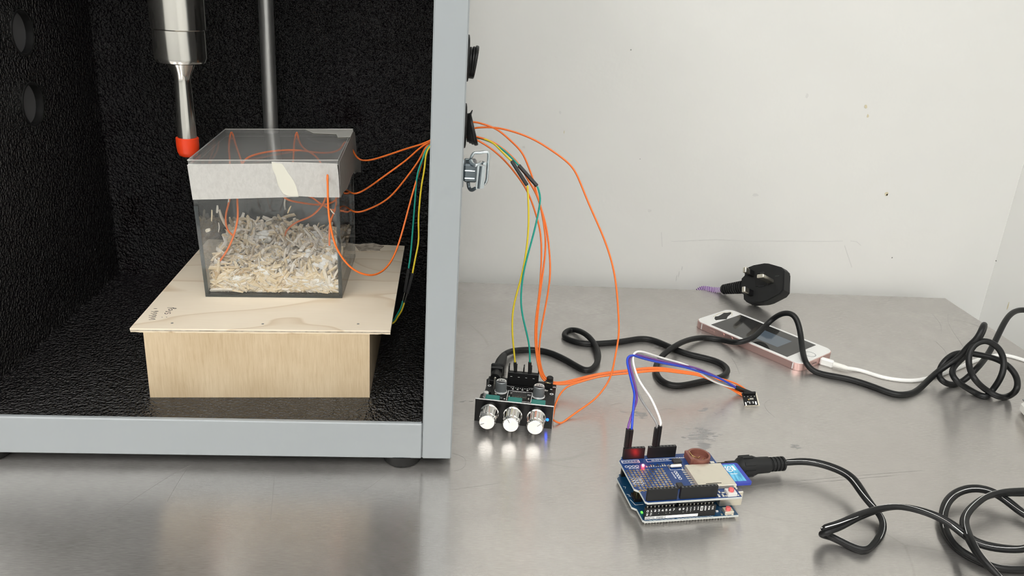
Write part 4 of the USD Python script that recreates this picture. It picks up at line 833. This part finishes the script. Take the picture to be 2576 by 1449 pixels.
part(mcu, "component", UN((12.5, 48.0, 3.62), (14.2, 49.2, 4.4)), M["print"]); part(mcu, "component", UN((11, 51.6, 3.62), (12.2, 52.8, 4.3)), M["tin"]); part(mcu, "component", UN((3.6, 52.6, 3.62), (5.0, 53.3, 4.0)), M["tin"]); part(mcu, "component", UN((8, 52.4, 3.62), (9, 53.2, 4.2)), M["tin"])
# printed label on the near face of the lower sockets; the labels read from the near side
lb = part(mcu, "pin_label", moved(mm((0, 0, 0), (48.5, .15, 8.2)), ((34 - 65.0) / 1000, (26 - 52.27) / 1000, .00375)), M["black_mat"])
YL = (26 - 52.30) / 1000


def face_text(t, U, z, h, yaw=0.0, sx=1.0):
    m = textm(t, h / 1000, .00008, True, yaw, (0, 0, 0), sx); m = turned(m, math.pi / 2, [1, 0, 0]); return moved(m, ((34 - U) / 1000, YL, z / 1000))


W_ = []
pos = [63.5 - 2.54 * k for k in range(8)] + [41.66 - 2.54 * k for k in range(10)]
for k, (U, s) in enumerate(zip(pos, ["0", "1", "2", "3", "4", "5", "6", "7", "8", "9", "10", "11", "12", "13", "GND", "AREF", "SDA", "SCL"])):
    if len(s) == 1: W_.append(face_text(s, U, 10.4, 1.5, 0, 1.25))
    elif len(s) == 2: W_ += [face_text(s[0], U, 11.0, 1.05, 0, 1.3), face_text(s[1], U, 9.5, 1.05, 0, 1.3)]
    elif s != "GND": W_.append(face_text(s, U, 9.9, 1.15, math.pi / 2))
    if s in ("3", "5", "6", "9", "10", "11"): W_.append(face_text("~", U, 8.1, .9, math.pi / 2))
W_ += [face_text("RX", 63.5, 7.9, 1.15, math.pi / 2), face_text("TX", 60.96, 7.9, 1.15, math.pi / 2)]
part(lb, "white_lettering", cat_(*W_), M["print"])
part(lb, "white_field", moved(mm((-.9, 0, 8.9 - .8), (.9, .2, 11.6)), ((34 - pos[14]) / 1000, YL, 0)), M["print"])
part(lb, "dark_lettering", moved(face_text("GND", pos[14], 9.9, .8, math.pi / 2), (0, -.0001, 0)), M["ink"])
part(lb, "white_field", moved(mm((0, 0, 4.0), (36.5, .12, 6.1)), ((34 - 64.9) / 1000, YL, 0)), M["print"])
part(lb, "dark_lettering", moved(face_text("DIGITAL (PWM~)", 57.9, 5.0, 1.25), (0, -.0001, 0)), M["alu_grey"])
sk = []
for k in range(18):
    U = pos[k]; sk.append(ribbon([((34 - U) / 1000 - .001, (26 - 52.45) / 1000), ((34 - U) / 1000 - .0004, (26 - 52.85) / 1000), ((34 - U) / 1000 + .001, (26 - 52.9) / 1000)], .00022, .0036, .00367))
sk += [ribbon([((34 - a) / 1000, (26 - b) / 1000) for a, b in q], .0003, .0036, .00368) for q in (((60, 36), (65.5, 36), (67, 30)), ((67.4, 24), (66, 24.5), (66.6, 26), (65.2, 26.5)), ((67, 15), (65.5, 15.5), (66.4, 17.5)))]
part(b1, "white_legend", cat_(*sk), M["print"])

sh = thing("logging_shield", "upper blue data logging shield with a red light, card slot and dotted pad grid", "circuit board", (*UO, .0121), uy)
dz = lambda m: moved(m, (0, 0, -.0121))
P_ = lambda nm, m, mt, parent=None, **k: part(parent or sh, nm, dz(m), M[mt], **k)
b2 = P_("board", prism(opoly(-.15), .0164, .0178), "pcb_blue"); P_("board_core", prism(opoly(), .0162, .01765), "pcb_edge", b2)
ZS = 17.8
for U0, n in ((18.8, 10), (45.7, 8)):
    q = P_("pin_row", UN((U0 - 1.3, 49.6, 14.0), (U0 + 2.54 * (n - 1) + 1.3, 52.1, 16.2), .1), "black")
    for k in range(n): P_("pin", UN((U0 + 2.54 * k - .32, 50.85 - .32, 12.1), (U0 + 2.54 * k + .32, 50.85 + .32, 14.0)), "tin", q)
for U0, n in ((27.9, 8), (50.8, 6)):
    q = P_("pin_row", UN((U0 - 1.3, 1.3, 14.0), (U0 + 2.54 * (n - 1) + 1.3, 3.8, 16.2), .1), "black")
    for k in range(n): P_("pin", UN((U0 + 2.54 * k - .32, 2.55 - .32, 12.1), (U0 + 2.54 * k + .32, 2.55 + .32, 14.0)), "tin", q)
for V0, V1, rows in ((49.6, 52.1, ((18.4, 10), (45.9, 8))), (1.3, 3.8, ((28.2, 8), (51.2, 6)))):
    for U0, n in rows:
        q = P_("pin_socket", UN((U0 - 1.25, V0, ZS), (U0 + 2.54 * (n - 1) + 1.25, V1, 26.3), .12), "black_mat" if V0 > 40 else "black")
        for k in range(n): P_("pin_hole", UN((U0 + 2.54 * k - .5, V0 + .6, 26.15), (U0 + 2.54 * k + .5, V1 - .6, 26.33)), "faint_print", q)
P_("red_light", UN((52.9, 11.5, ZS), (54.3, 13.0, 18.7), .2), "led_red")
for k in range(10):
    U = 51.4 - k * 1.62
    if k in (2, 3, 5, 7, 8): P_("resistor", UN((U - .45, 12.0, ZS), (U + .45, 13.9, 18.4), .08), "chip_black" if k == 5 else "tin")
    P_("solder_pad", UN((U - .5, 13.4, ZS - .05), (U + .5, 14.6, 18.1), .08), "tin")
cx = P_("crystal", UN((27.0, 15.2, ZS), (36.2, 18.0, 20.4), 1.0), "tin"); P_("crystal_cap", UN((36.2, 15.4, ZS), (37.0, 17.8, 20.0), .2), "alu_grey", cx)
P_("clock_chip", UN((25.5, 8.2, ZS), (31.5, 12.6, 19.6), .2), "chip_black")
ch = P_("coin_holder", prism(Point(.0214, .0163).buffer(.0081, resolution=12).union(Polygon([(.0133, .0106), (.0190, .0106), (.0190, .0220), (.0133, .0220)])).difference(Point(.0216, .0163).buffer(.0066, resolution=12)), .0178, .0228), "brown_part")
P_("holder_floor", prism(Point(.0214, .0163).buffer(.0078, resolution=12), .0178, .0190), "brown_part", ch)
for q in (((.0160, .0118, .0226), (.0160, .0210, .0226)), ((.0160, .0165, .0224), (.0215, .0165, .0196), (.0235, .0185, .0196)), ((.0175, .0135, .0194), (.0235, .0135, .0194), (.0255, .0160, .0194))):
    P_("contact", tube([np.array(a) for a in q], .00032, 6), "gold", ch)
for a, b in ((29.2, 14.2), (3.5, 13.2)): P_("holder_pad", UN((a - 1.6, b - 1.2, ZS), (a + 1.6, b + 1.2, 18.3), .1), "tin")
cs = P_("card_slot", UN((-.3, 18.2, ZS), (26.2, 44.0, 20.7), .25), "shell"); P_("slot_mouth", UN((-.36, 19.5, 18.3), (-.2, 42.6, 20.3)), "black", cs)
P_("latch_cut", UN((9.5, 40.9, 20.66), (20.5, 41.5, 20.76)), "black", cs); P_("latch_spring", UN((11, 40.2, 20.66), (19, 40.8, 20.86)), "shell", cs)
for k in range(9): P_("slot_contact", UN((26.2, 20.2 + k * 2.5, ZS), (29.0, 21.4 + k * 2.5, 18.35), .05), "tin", cs)
P_("slot_tab", UN((-.3, 42.4, ZS), (1.2, 45.5, 19.0), .1), "tin", cs)
P_("driver_chip", UN((35.2, 36.0, ZS), (39.2, 41.4, 19.4), .15), "chip_black")
for k in range(5): P_("chip_leg", UN((39.2, 36.4 + k * 1.05, ZS), (40.3, 36.8 + k * 1.05, 18.3)), "tin")
bt = P_("reset_button", UN((3.4, 46.8, ZS), (9.8, 53.0, 20.4), .2), "alu_top"); P_("button_cap", up2([(0, 0), (1.8, 0), (1.8, 1.5), (1.4, 1.9), (0, 1.9)], 6.6, 49.9, 20.4), "pink_button", bt, smooth=30)
for U, V, a, b in ((13.6, 47.6, 1.3, 2.2), (15.6, 51.4, 1.6, 2.8), (12.6, 51.3, 1.6, 2.8), (11.3, 48.5, 2.4, 1.1), (10.4, 52, 2.2, 1.2), (8, 45.6, 2.0, 1.2), (2.4, 52.2, 1.4, 1.2), (5, 46, 1.6, 1)): P_("component", UN((U - a / 2, V - b / 2, ZS), (U + a / 2, V + b / 2, 18.5), .15), "tin")
dot = lambda U, V, r0, r1, h=.00012: prism(affinity.translate(Point(0, 0).buffer(r0 / 1000, resolution=3).difference(Point(0, 0).buffer(r1 / 1000, resolution=3)), (34 - U) / 1000, (26 - V) / 1000), .0178, .0178 + h)
for a in range(11):
    for b in range(10):
        U, V = 67.0 - a * 2.5, 17.5 + b * 2.5
        if V > 37 and U > 66.3 or b == 9 and a > 9: continue
        P_("plated_hole", dot(U, V, .84, .42), "gold" if (a + b) % 3 else "tin", b2); P_("hole", dot(U, V, .42, 0, .00004), "ink", b2)
for k, (U, V) in enumerate(((65.6, 40.8), (63, 40.8), (60.6, 41), (58, 43.2), (60.5, 43.4))): P_("plated_hole", dot(U, V, .84, .42), "gold", b2)
lg = []
rr = lambda U0, V0, U1, V1, w=.28: ribbon([((34 - a) / 1000, (26 - b) / 1000) for a, b in ((U0, V0), (U1, V0), (U1, V1), (U0, V1), (U0, V0))], w / 1000, .0178, .01788)
lg += [rr(67, 5.0, 54.5, 8.2), rr(49.0, 5.0, 28.0, 8.2), rr(27.3, 15.0, 36.4, 19.2)]
lg.append(ribbon([((34 - a) / 1000, (26 - b) / 1000) for a, b in ((20.5, 3.0), (20.5, 17.5))], .0003, .0178, .01788))
for k in range(4): lg += [dot(65.6 - k * 2.54, 12.6, 1.2, .95), dot(33.8 - .1 * k, 22.0 + k * 2.54, 1.25, .85)]
for k in range(3):
    for j in range(3): lg.append(dot(65.8 - j * 2.2, 27.5 + k * 2.5, 1.25, 1.02))
for s, U, V, h, yw in (("A5 A4 A3 A2 A1 A0", 61, 6.5, 1.0, 0), ("VIN GND 5V 3V RST", 39, 6.5, 1.0, 0), ("V1.3C1A", 24, 5.2, 1.1, 0), ("SCL SDA GND", 61, 14.8, .8, 0), ("L1 L2 CS WP", 36.4, 25.6, .9, -math.pi / 2), ("TX", 63.6, 50.5, 1.5, math.pi / 2), ("J1", 22.4, 14.6, 1.2, 0)):
    lg.append(textm(s, h / 1000, .00009, True, yw, ((34 - U) / 1000, (26 - V) / 1000, .0178)))
P_("white_legend", cat_(*lg), "print", b2)

sd = thing("memory_card", "blue memory card with a light blue label pushed into the shield's slot", "memory card", tuple(uw(0, 30, 18.45)), uy)
sdp = Polygon([(34 - a, 26 - b) for a, b in ((14, 18.6), (-11.2, 18.6), (-12.2, 19.6), (-12.2, 41.4), (-11.2, 42.4), (14, 42.4))])
sdl = lambda m: moved(m, ((0 - 34) / 1000, (30 - 26) / 1000, -.01845))
part(sd, "card", sdl(prism(affinity.scale(sdp, .001, .001, origin=(0, 0)), .01845, .02035)), M["card_blue"])
lbp = part(sd, "label", sdl(UN((-.6, 20.2, 20.3), (-9.2, 40.0, 20.42))), M["card_label"])
part(lbp, "lettering", cat_(sdl(textm("SD", .0042, .00008, True, -math.pi / 2, ((34 + 3.0) / 1000, (26 - 25.5) / 1000, .02042), .9)), sdl(UN((-6.0, 22.0, 20.42), (-7.6, 27.5, 20.5))), sdl(UN((-1.5, 31.2, 20.42), (-6.5, 31.8, 20.5)))), M["print"])
# jumper wires from the shield to the sensor
S0 = [(215, 1180), (235, 1000), (262, 850), (268, 720), (240, 600), (200, 430), (183, 330), (200, 278), (250, 262), (300, 275), (500, 330), (700, 370), (900, 410), (1100, 470), (1300, 540), (1420, 605), (1500, 655)]
S1 = [(165, 1160), (200, 1040), (268, 900), (300, 790), (285, 660), (245, 500), (210, 350), (220, 285), (260, 255), (310, 256), (480, 300), (700, 350), (900, 385), (1100, 445), (1300, 535), (1420, 597), (1500, 645)]
S2 = [(538, 1150), (480, 1020), (400, 870), (330, 750), (285, 610), (250, 450), (230, 330), (242, 265), (280, 240), (330, 243), (500, 295), (750, 350), (950, 395), (1130, 490), (1300, 580), (1420, 630), (1510, 668)]
S3 = [(588, 1105), (560, 980), (500, 840), (430, 720), (330, 570), (275, 430), (252, 310), (268, 240), (320, 215), (430, 235), (600, 290), (800, 345), (950, 400), (1080, 480), (1200, 560), (1350, 622), (1535, 668)]
for S_, mt, nm, U, col, hz, o in ((S0, "blue_wire", "blue_jumper_wire", 61.36, "blue", 41, 0), (S1, "purple_wire", "purple_jumper_wire", 63.9, "purple", 41.5, .001), (S2, "grey_wire", "grey_jumper_wire", 43.44, "grey", 41.3, .002), (S3, "white_wire", "white_jumper_wire", 40.9, "white", 42.8, .003)):
    top_ = uw(U, 2.55, hz); px = [(1540 + x / 4.83, 840 + y / 4.83) for x, y in S_]
    mid = ramp(px[1:], top_[1] + .0012, .6085 + o * 1.2)
    pts = [(*top_, "w")] + [(*uw(U, 2.55, hz + 2.5), "w")] + mid[1:]
    end = at(1862 + o * 5000 * .9, 971 + o * 5000 * .35, Y=.6095 + o * 1.2)
    jumper(nm, mt, pts, uw(U, 2.55, 26.9), at(1893 + o * 2000, 990 + o * 900, Y=.6110 + o * .6), f"{col} jumper wire arching from the shield's socket over to the small sensor board", .00082)
# sensor board, tilted on its wires
sp = np.array([at(1873, 1022, z=.0004), at(1907, 1021, z=.0014), at(1914, 995, z=.0075), at(1884, 990, z=.0070)])
sen = thing("sensor_board", "tiny black sensor board hanging at the end of the jumper wires", "circuit board", tuple(sp[0]))
e1 = sp[1] - sp[0]; e1 /= np.linalg.norm(e1); nn = np.cross(e1, sp[3] - sp[0]); nn /= np.linalg.norm(nn); nn = nn if nn[2] > 0 else -nn; e2 = np.cross(nn, e1)
Ls, Hs = np.linalg.norm(sp[1] - sp[0]), abs((sp[3] - sp[0]) @ e2)
Ts = np.eye(4); Ts[:3, 0], Ts[:3, 1], Ts[:3, 2], Ts[:3, 3] = e1, e2, nn, sp[0]


def S(m): m = to_tri(m).copy(); m.apply_transform(Ts); return m


bs = wpart(sen, "board", S(rbox((0, 0, 0), (Ls, Hs, .0012))), M["pcb_black"]); wpart(bs, "bare_edge", S(cat_(rbox((Ls, 0, 0), (Ls + .0012, Hs, .0012)), rbox((0, -.0003, 0), (Ls + .0012, 0, .0012)))), M["shell"])
for a, b, w, h, mt in ((.10, .12, .10, .25, "print"), (.85, .16, .12, .25, "print"), (.28, .26, .08, .08, "print"), (.40, .20, .06, .18, "print"), (.66, .22, .06, .18, "print"), (.55, .20, .14, .2, "chip_black"), (.6, .5, .3, .12, "tin"), (.38, .45, .1, .12, "gold")):
    wpart(sen, "component", S(rbox(((a - w / 2) * Ls, (b - h / 2) * Hs, .0012), ((a + w / 2) * Ls, (b + h / 2) * Hs, .0017), .0001)), M[mt])
wpart(sen, "pin_row", S(rbox((.1 * Ls, .82 * Hs, .0012), (.97 * Ls, .98 * Hs, .0036), .0001)), M["black"])
for k in range(4): wpart(sen, "solder_joint", S(moved(trimesh.creation.icosphere(1, .0005), ((.12 + .25 * k) * Ls, .70 * Hs, .0013))), M["tin"])

# ------------------------------------------------------------------ plugged power lead of the boards
lead = thing("power_lead", "twin black lead with a white stripe from the boards' power plug into coils", "cable", tuple(uw(-30, 7.5, 0)))
ax0, ax1 = uw(-2.0, 7.8, 9.2), at(1972, 1166, z=.0085); dv = ax1 - ax0; Lp = np.linalg.norm(dv); k_ = Lp / .0535
prof = [(0, 0), (.0040, 0), (.0040, .008), (.0046, .009), (.0046, .017), (.0060, .018), (.0072, .020), (.0072, .029), (.0060, .032), (.0058, .041), (.0046, .0425), (.0042, .0535), (.0036, .0537), (0, .0537)]
wpart(lead, "plug", along(lathe([(r, h * k_) for r, h in prof], 28), ax0, dv), M["black_mat"], smooth=30)
for j in range(4): wpart(lead, "relief_rib", along(lathe([(.0030, 0), (.0052, 0), (.0052, .0014), (.0030, .0014), (.0030, 0)], 24), ax0 + dv * (.805 + .052 * j), dv), M["black_mat"])
for j in range(8):
    a = j * math.pi / 4; m = moved(rbox((-.0012, -.0006, .0205), (.0012, .0006, .0285)), (.0, .0072, 0)); wpart(lead, "grip_rib", along(turned(m, a, [0, 0, 1]), ax0, dv), M["black_mat"])
Z = lambda x, y: (1960 + x / 4.1526, 1100 + y / 4.1526)
seq = [(50, 268, .0090), (250, 254, .0110), (450, 282, .0120), (640, 350, .0130), (760, 430, .0125), (870, 580, .0110), (975, 720, .0075), (1060, 830, .0050), (1085, 930, .0035), (1040, 1050, .0030), (955, 1150, .0028), (870, 1182, .0028), (700, 1118, .0032), (540, 1040, .0050), (470, 1010, .0085), (480, 975, .0130), (600, 930, .0150), (800, 838, .0145), (1000, 765, .0150), (1200, 728, .0160), (1400, 748, .0160), (1600, 808, .0150), (1760, 885, .0140), (1900, 985, .0120), (2050, 1090, .0100), (2250, 1150, .0090), (2450, 1170, .0085), (2600, 1150, .0080), (2820, 1100, .006), (2950, 1250, .004),
       (2800, 1385, .0030), (2558, 1385, .0028), (2300, 1370, .0028), (2100, 1300, .0028), (1900, 1190, .0030), (1790, 1075, .0032), (1728, 950, .0040), (1715, 830, .0060), (1750, 690, .0080), (1880, 570, .0090), (2050, 535, .0100), (2230, 575, .0090), (2400, 680, .0070), (2558, 800, .005), (2750, 870, .004), (2900, 760, .004), (2760, 600, .008), (2558, 572, .0120), (2400, 576, .0130), (2200, 610, .0135), (2050, 700, .0130), (1945, 830, .0120), (1945, 950, .0125), (2000, 1080, .0145), (2080, 1220, .0120), (2200, 1360, .0090), (2320, 1480, .0060), (2480, 1640, .0030)]
p = np.array([at(*Z(x, y), z=z) for x, y, z in seq]); p = curve(p, .003)
t_, A_, B_ = frames(p); s = np.linspace(0, 1, len(p)); tw = 1.2 * np.sin(s * 19 + .6) + .5
sd_ = np.array([0, 0, 1.0]) - t_ * t_[:, 2:3]; sd_ /= np.linalg.norm(sd_, axis=1, keepdims=True); hz = np.cross(t_, sd_)
off = sd_ * np.cos(tw)[:, None] + hz * np.sin(tw)[:, None]; low = np.minimum(0, (p[:, 2] - .0018 - .0012 * np.abs(off[:, 2])))
p[:, 2] -= low; rr_ = .0019
cd = wpart(lead, "cord", cat_(tube(p + off * .0015, rr_, 10), tube(p - off * .0015, rr_, 10)), M["cable"], smooth=True)
g = np.cross(t_, off); g *= np.where(g[:, 2:3] < 0, -1.0, 1.0)
wpart(cd, "stripe", tube(p + off * .0015 + (g * .8 + off * .25) * rr_ * .93, .00046, 6), M["print"], smooth=True)

# ------------------------------------------------------------------ phone and its charging cable
ph = thing("phone", "rose gold phone with white bezel and a broken top corner, lying face up", "phone", (.26080051, .7559386, 0), -.95168425)
rnd = lambda x0, y0, x1, y1, r: Polygon([(x0 + r, y0 + r), (x1 - r, y0 + r), (x1 - r, y1 - r), (x0 + r, y1 - r)]).buffer(r, resolution=8)
R_ = lambda x0, y0, x1, y1, r: affinity.scale(rnd(x0, y0, x1, y1, r), .001, .001, origin=(0, 0))
part(ph, "case", cat_(prism(R_(0, 0, 123.8, 58.6, 9), .0006, .0070), prism(R_(.5, .5, 123.3, 58.1, 8.6), 0, .0006)), M["rose"], smooth=20)
part(ph, "glass", prism(R_(.7, .7, 123.1, 57.9, 8.4), .0070, .0076), M["phone_white"], smooth=20)
scr = part(ph, "screen", prism(R_(17.6, 4.3, 106.2, 54.3, .2), .0075, .00763), M["phone_screen"])
part(scr, "screen_picture", prism(R_(56, 16, 88, 41, .2), .00762, .00765), M["screen_picture"])
part(ph, "home_button", prism(Point(.1148, .0293).buffer(.0056).difference(Point(.1148, .0293).buffer(.0050)), .0075, .00768), M["alu_grey"])
for x in (9.5, 115): part(ph, "antenna_line", mm((x, -.04, .7), (x + .9, 58.64, 6.9)), M["print"])
for x in (36, 46): part(ph, "volume_button", moved(turned(prism(Point(0, 0).buffer(.0023), 0, .0006), math.pi / 2, [1, 0, 0]), (x / 1000, 0, .0038)), M["rose"])
part(ph, "mute_switch", mm((20.5, -.5, 2.9), (26, 0, 4.7), .3), M["rose"])
part(ph, "headphone_socket", moved(turned(prism(Point(0, 0).buffer(.0018), 0, .0001), math.pi / 2, [0, 1, 0]), (.1238, .0125, .0036)), M["black"])
for k in range(5): part(ph, "speaker_hole", moved(turned(prism(Point(0, 0).buffer(.0005, resolution=3), 0, .0001), math.pi / 2, [0, 1, 0]), (.1238, .0200 - .0 + k * .0016, .0036)), M["ink"])
bp = [(p_[0], p_[1]) for p_ in (np.linalg.inv(ph.M)[:3, :3] @ (at(1720 + x / 4.261, 620 + y / 4.261, z=.0077) - ph.M[:3, 3]) for x, y in ((335, 752), (370, 748), (395, 735), (430, 712), (460, 712), (505, 705), (508, 720), (470, 752), (460, 778), (400, 782), (345, 790), (330, 775)))]
part(ph, "broken_patch", prism(Polygon(bp).buffer(0), .0075, .0078), M["black"])
gp = [(p_[0], p_[1]) for p_ in (np.linalg.inv(ph.M)[:3, :3] @ (at(1720 + x / 4.261, 620 + y / 4.261, z=.0077) - ph.M[:3, 3]) for x, y in ((318, 752), (370, 722), (430, 704), (495, 699), (520, 712), (515, 735)))]
part(ph, "crack_edge", ribbon(gp, .0006, .0075, .00775), M["stain_tan"])
RP = .0018
pe = at(2063, 907, z=.0038); pm_ = at(2098, 917.5, z=.0038); pq = at(2130, 926, z=.0034)
ccp = [(*pq, "w")] + [pz(u, v, RP) for u, v in ((2165, 932), (2210, 946), (2255, 955), (2300, 957), (2335, 951), (2370, 941), (2410, 926), (2450, 909), (2490, 897), (2530, 894), (2576, 906), (2640, 925))]
p = curve(path_(ccp, RP)); cc = thing("charging_cable", "white charging cable plugged into the phone's bottom edge", "cable", tuple(pe))
wpart(cc, "cord", tube(p, RP, 12), M["white_wire"], smooth=True)
d_ = pq - pe; Lc = np.linalg.norm(d_)
wpart(cc, "plug", along(rbox((-.0038, -.0024, .0), (.0038, .0024, Lc * .52), .0014), pe, d_, (0, 0, 1)).apply_transform(np.eye(4)), M["white_wire"])
wpart(cc, "strain_relief", tube([pe + d_ * .5, pe + d_ * .9, pq + d_ * .04], [.0026, .0024, .0018], 16), M["grey_light"] if "grey_light" in M else M["white_plastic"], smooth=True)

# ------------------------------------------------------------------ mains plug lying against the wall
right, downv, fwd = CAM
o0 = at(1893.7, 706.8, Y=.8215); ray = (o0 - EYE) / np.linalg.norm(o0 - EYE)
right = right - ray * (right @ ray); right /= np.linalg.norm(right); downv = np.cross(ray, right)
n_ = -.50 * right - .27 * downv - .82 * ray; n_ /= np.linalg.norm(n_)
E1 = .88 * right - .10 * downv - .46 * ray; E1 -= n_ * (E1 @ n_); E1 /= np.linalg.norm(E1); E2 = np.cross(n_, E1)
if E2 @ downv < 0: E2 = -E2
o0 = at(1893.7, 706.8, Y=.8215)
TP = np.eye(4); TP[:3, 0], TP[:3, 1], TP[:3, 2], TP[:3, 3] = E1, E2, n_, o0


def PL(m):
    m = to_tri(m).copy(); m.apply_transform(TP)
    if m.volume < 0: m.invert()
    return m


half = [(-13.5, 7.5), (-10, 10.5), (-9.5, 16), (-6, 19.5), (0, 21), (13, 21.5), (18, 20.5), (33, 14.5), (36.5, 10.5)]
outl_ = [(a, -b) for a, b in half] + [(a, b) for a, b in half[::-1]]
pp = Polygon(outl_).buffer(.8, resolution=3)
hull = lambda s0, z0, s1, z1: trimesh.convex.convex_hull(np.vstack([np.c_[np.array(s0.exterior.coords) / 1000, np.full(len(s0.exterior.coords), z0)], np.c_[np.array(s1.exterior.coords) / 1000, np.full(len(s1.exterior.coords), z1)]]))
sc = lambda k: affinity.scale(pp, k, k, origin=(10, 0))
body = cat_(prism(affinity.scale(pp, .001, .001, origin=(0, 0)), -.0130, -.0012), prism(affinity.scale(sc(.965), .001, .001, origin=(0, 0)), -.0013, 0), prism(affinity.scale(sc(.93), .001, .001, origin=(0, 0)), -.0175, -.0130))
pins = [((0, -11.1), (6.3, 4.0), 17.7, "live"), ((0, 11.1), (6.3, 4.0), 17.7, "neutral"), ((22.2, 0), (4.0, 8.0), 22.7, "earth")]
allm = [PL(body)]
lowest = min(m.vertices[:, 2].min() for m in allm)
plug = thing("mains_plug", "black three-pin mains plug on its edge near the wall, pins towards the room", "plug", (o0[0], o0[1], 0))
dxyz = np.array([0, 0, -lowest + .0002])
Q = lambda nm, m, mt, par=None, **k: wpart(par or plug, nm, moved(m, dxyz), M[mt], **k)
pb = Q("body", PL(body), "black_mat")
Q("fuse_cover", PL(rbox((.0040, -.0040, -.0002), (.0185, .0040, .0004), .0003)), "black", pb); Q("fuse_slot", PL(rbox((.0075, .0035, .0), (.0150, .0045, .0006))), "ink", pb)
for a, b in ((9, -12), (27, -6)): Q("moulded_mark", PL(rbox((a / 1000, b / 1000, 0), ((a + 5) / 1000, (b + 1.2) / 1000, .0002))), "chip_black", pb)
for (a, b), (w, h), Ln, _ in pins:
    if Ln < 20:
        q = Q("pin", PL(rbox(((a - h / 2) / 1000, (b - w / 2) / 1000, .009), ((a + h / 2) / 1000, (b + w / 2) / 1000, Ln / 1000), .0006)), "pin_metal")
        Q("sleeve", PL(rbox(((a - h / 2) / 1000, (b - w / 2) / 1000, 0), ((a + h / 2) / 1000, (b + w / 2) / 1000, .0092), .0002)), "black", q)
    else: Q("pin", PL(rbox(((a - h / 2) / 1000, (b - w / 2) / 1000, 0), ((a + h / 2) / 1000, (b + w / 2) / 1000, Ln / 1000), .0007)), "pin_metal")
c0 = np.array([-.0125, 0, -.0075])
rl = Q("strain_relief", PL(tube([c0, c0 + [-.010, 0, 0], c0 + [-.0300, 0, 0]], [.0066, .0056, .0044], 20)), "black_mat")
for k in range(9): Q("relief_rib", PL(tube([c0 + [-.0035 - k * .0029, 0, 0], c0 + [-.0052 - k * .0029, 0, 0]], [.0074 - .00022 * k] * 2, 20)), "black_mat", rl)
w0 = (TP @ np.r_[c0 + [-.0295, 0, 0], 1])[:3] + dxyz; w1 = (TP @ np.r_[c0 + [-.036, 0, 0], 1])[:3] + dxyz
_q = at(1767, 727, Y=.8690); cp = curve([w0, w1, (w1 + _q) / 2, _q, _q + [-.005, .0040, -.007], _q + [-.006, .0055, -.020], _q + [-.006, .0060, -.07]], .0012)
cb = Q("cable", moved(tube(cp, .0034, 14), -dxyz), "purple_wire", smooth=True)
t_, A_, B_ = frames(cp); th = np.linspace(0, 46, len(cp)); dense = np.linspace(0, 1, 700); ii = dense * (len(cp) - 1)
itp = lambda a: np.stack([np.interp(ii, np.arange(len(cp)), a[:, k]) for k in range(3)], 1)
for k in range(3):
    w = dense * 70 + k * 2.09; hp = itp(cp) + (itp(A_) * np.cos(w)[:, None] + itp(B_) * np.sin(w)[:, None]) * .0033; wpart(cb, "white_thread", tube(hp, .00033, 5), M["print"])

# ------------------------------------------------------------------ white adaptor at the edge of the picture
c = at(2590, 1078, z=0)
ad = thing("white_adaptor", "white plastic mains adaptor block whose corner pokes in beside the coiled cable", "adaptor", (c[0] + .03, c[1], 0), -.25)
part(ad, "lower_shell", rbox((-.0275, -.016, .0), (.035, .024, .0115), .003), M["white_plastic"]); part(ad, "upper_shell", rbox((-.0255, -.0140, .0118), (.034, .023, .0225), .003), M["cream_plastic"])
part(ad, "seam", rbox((-.0262, -.0148, .0112), (.0345, .0235, .0120)), M["alu_grey"])
